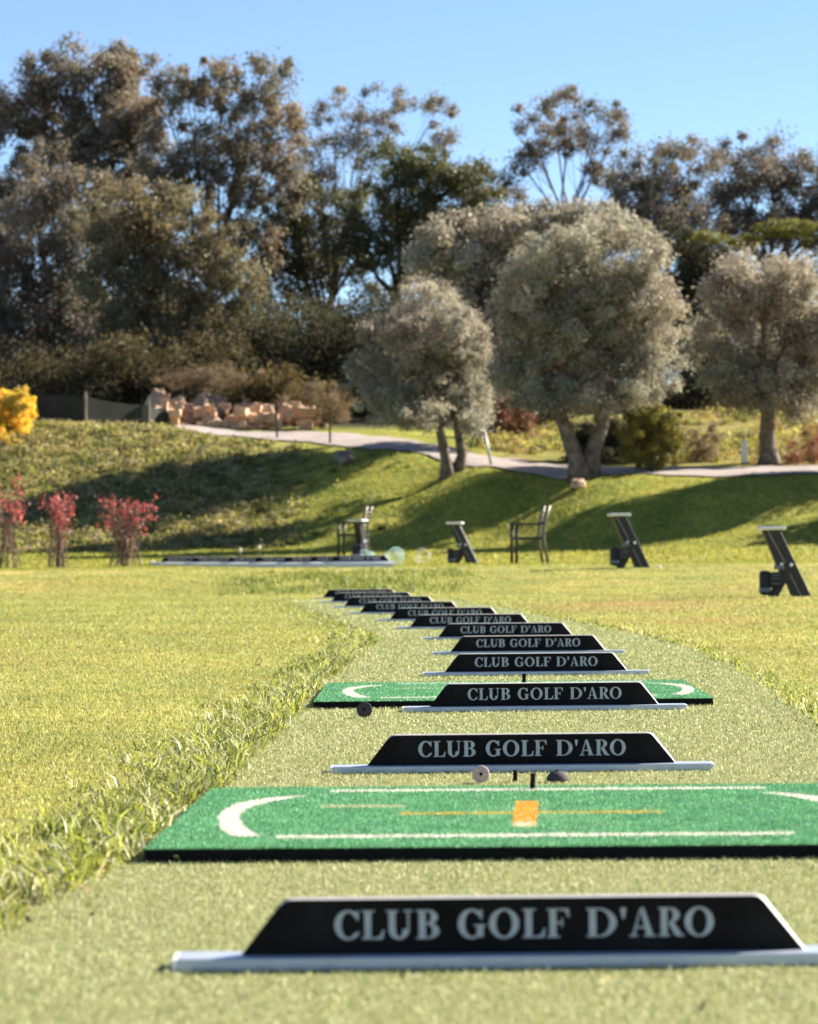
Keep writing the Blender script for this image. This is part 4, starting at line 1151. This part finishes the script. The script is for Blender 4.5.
# ------------------------------------------------------------------ fence, frame, post
def net_fence():
    pts = [(-60, 82), (20, 82), (87, 82), (150, 83), (178, 84)]
    tops = [385, 389, 396, 405, 412]
    W = []
    for (px, Yt), tp in zip(pts, tops):
        x = (px - CX) / F * Yt; W.append((np.array([x, Yt, T(x, Yt) - .05]), at(px, tp, Yt)[2]))
    root = empty('net_fence', tuple(W[0][0])); B = W[0][0]
    nb = MB()
    for (a0, t0), (a1, t1) in zip(W[:-1], W[1:]):
        k = 10
        for i in range(k):
            f0, f1 = i / k, (i + 1) / k
            p0, p1 = a0 + (a1 - a0) * f0, a0 + (a1 - a0) * f1
            sag = lambda f: -.06 * math.sin(PI * f)
            z0, z1 = t0 + (t1 - t0) * f0 + sag(f0), t0 + (t1 - t0) * f1 + sag(f1)
            q = [np.array([p0[0], p0[1], p0[2]]), np.array([p1[0], p1[1], p1[2]]), np.array([p1[0], p1[1], z1]), np.array([p0[0], p0[1], z0])]
            o2 = np.array([0, .012, 0])
            nb.add([v - B for v in q] + [v + o2 - B for v in q], [(0, 1, 2, 3), (7, 6, 5, 4), (3, 2, 6, 7)])
    nb.build('net', M['net'], root)
    for (a0, t0) in W:
        p = MB(); p.tube([a0 - B + np.array([0, -.06, 0]), np.array([a0[0], a0[1] - .06, t0 + .1]) - B], .035, 8); p.build('post', M['grey_rock'], root)
    tag(root, 'dark shade net fence on grey posts along the top of the left bank', 'fence')
net_fence()
def tube_frame():
    Yt = 72.0
    a = [at(464, 468, Yt), at(462, 431, Yt), at(484, 431, Yt), at(492, 468, Yt)]
    for q in (a[0], a[3]): q[2] = T(q[0], Yt) - .03
    root = empty('tube_frame', tuple(a[0])); B = a[0]
    for i, j in ((0, 1), (3, 2)):
        m = MB(); m.tube([a[i] - B, a[j] - B], .032, 8); m.build('post', M['galv'], root, smooth=True)
    m = MB(); m.tube([a[1] - B, a[2] - B], .03, 8); m.build('top_bar', M['galv'], root, smooth=True)
    tag(root, 'grey metal tube frame beside the small olive trunk at the road', 'frame')
tube_frame()
def roadside_post(name, px, Yt, h, w, m, label):
    x = (px - CX) / F * Yt
    root = empty(name, (x, Yt, T(x, Yt) - .04))
    b = MB(); b.prism([(-w / 2, 0), (w / 2, 0), (w / 2 * .95, h * .94), (w / 2 * .5, h), (-w / 2 * .5, h), (-w / 2 * .95, h * .94)], -w * .35, w * .35)
    b.build('shaft', m, root, bevel=.01)
    c = MB(); c.box((0, 0, .02), (w * 1.35, w * 1.1, .1)); c.build('foot', M['grey_rock'], root)
    tag(root, label, 'post')
roadside_post('marker_post', 745.5, 72.2, .56, .14, M['post'], 'short white marker post beside the road left of the stout olive trunk')
roadside_post('wooden_post', 331, 78.5, .8, .05, M['dark_bark'], 'thin dark post at the road edge by the dry brush')
roadside_post('wooden_post', 278, 80, .9, .05, M['dark_bark'], 'thin dark post at the road edge by the tan boulders')

# ------------------------------------------------------------------ light, sky, camera
EL, AZ = R(31), R(28)        # sun to the right of the picture and a little behind it
sd = Vector((math.cos(EL) * math.cos(AZ), math.cos(EL) * math.sin(AZ), math.sin(EL)))
sun = bpy.data.lights.new('sun', 'SUN'); sun.energy = 5.0; sun.angle = R(.53); sun.color = (1, .93, .82)
so = bpy.data.objects.new('sun', sun); COL.objects.link(so); so.location = (40, 30, 60)
so.rotation_euler = (-sd).to_track_quat('-Z', 'Y').to_euler()
w = bpy.data.worlds.new('World'); SC.world = w; w.use_nodes = True
nt = w.node_tree; bg = nt.nodes['Background']
sky = nt.nodes.new('ShaderNodeTexSky'); sky.sky_type = 'NISHITA'; sky.sun_disc = False
sky.sun_elevation = EL; sky.sun_rotation = PI / 2 - AZ; sky.altitude = 1500; sky.air_density = .75; sky.dust_density = .05; sky.ozone_density = 2.5
nt.links.new(sky.outputs['Color'], bg.inputs['Color']); bg.inputs['Strength'].default_value = .06

cam = bpy.data.cameras.new('camera'); co = bpy.data.objects.new('camera', cam); COL.objects.link(co)
cam.sensor_fit = 'VERTICAL'; cam.sensor_height = 24.0; cam.sensor_width = 24.0 * 818 / 1024
cam.lens = F / 1024 * 24.0
cam.shift_y = (CY - 512) / 1024
cam.shift_x = 0
co.location = (0, 0, H)
co.rotation_euler = (Matrix.Rotation(R(90), 4, 'X') @ Matrix.Rotation(-ROLL, 4, 'Z')).to_euler()
cam.clip_start = .1; cam.clip_end = 2000
cam.dof.use_dof = True; cam.dof.focus_distance = 11.3
cam.dof.aperture_fstop = (cam.lens / 1000) / .0138
SC.camera = co
vs = SC.view_settings
vs.view_transform = 'Standard'; vs.look = 'None'; vs.exposure = 1.7; vs.gamma = 1.0; vs.use_curve_mapping = False
SC.cycles.use_denoising = True
SC.cycles.max_bounces = 6; SC.cycles.diffuse_bounces = 3; SC.cycles.transparent_max_bounces = 8; SC.cycles.transmission_bounces = 3; SC.cycles.glossy_bounces = 2
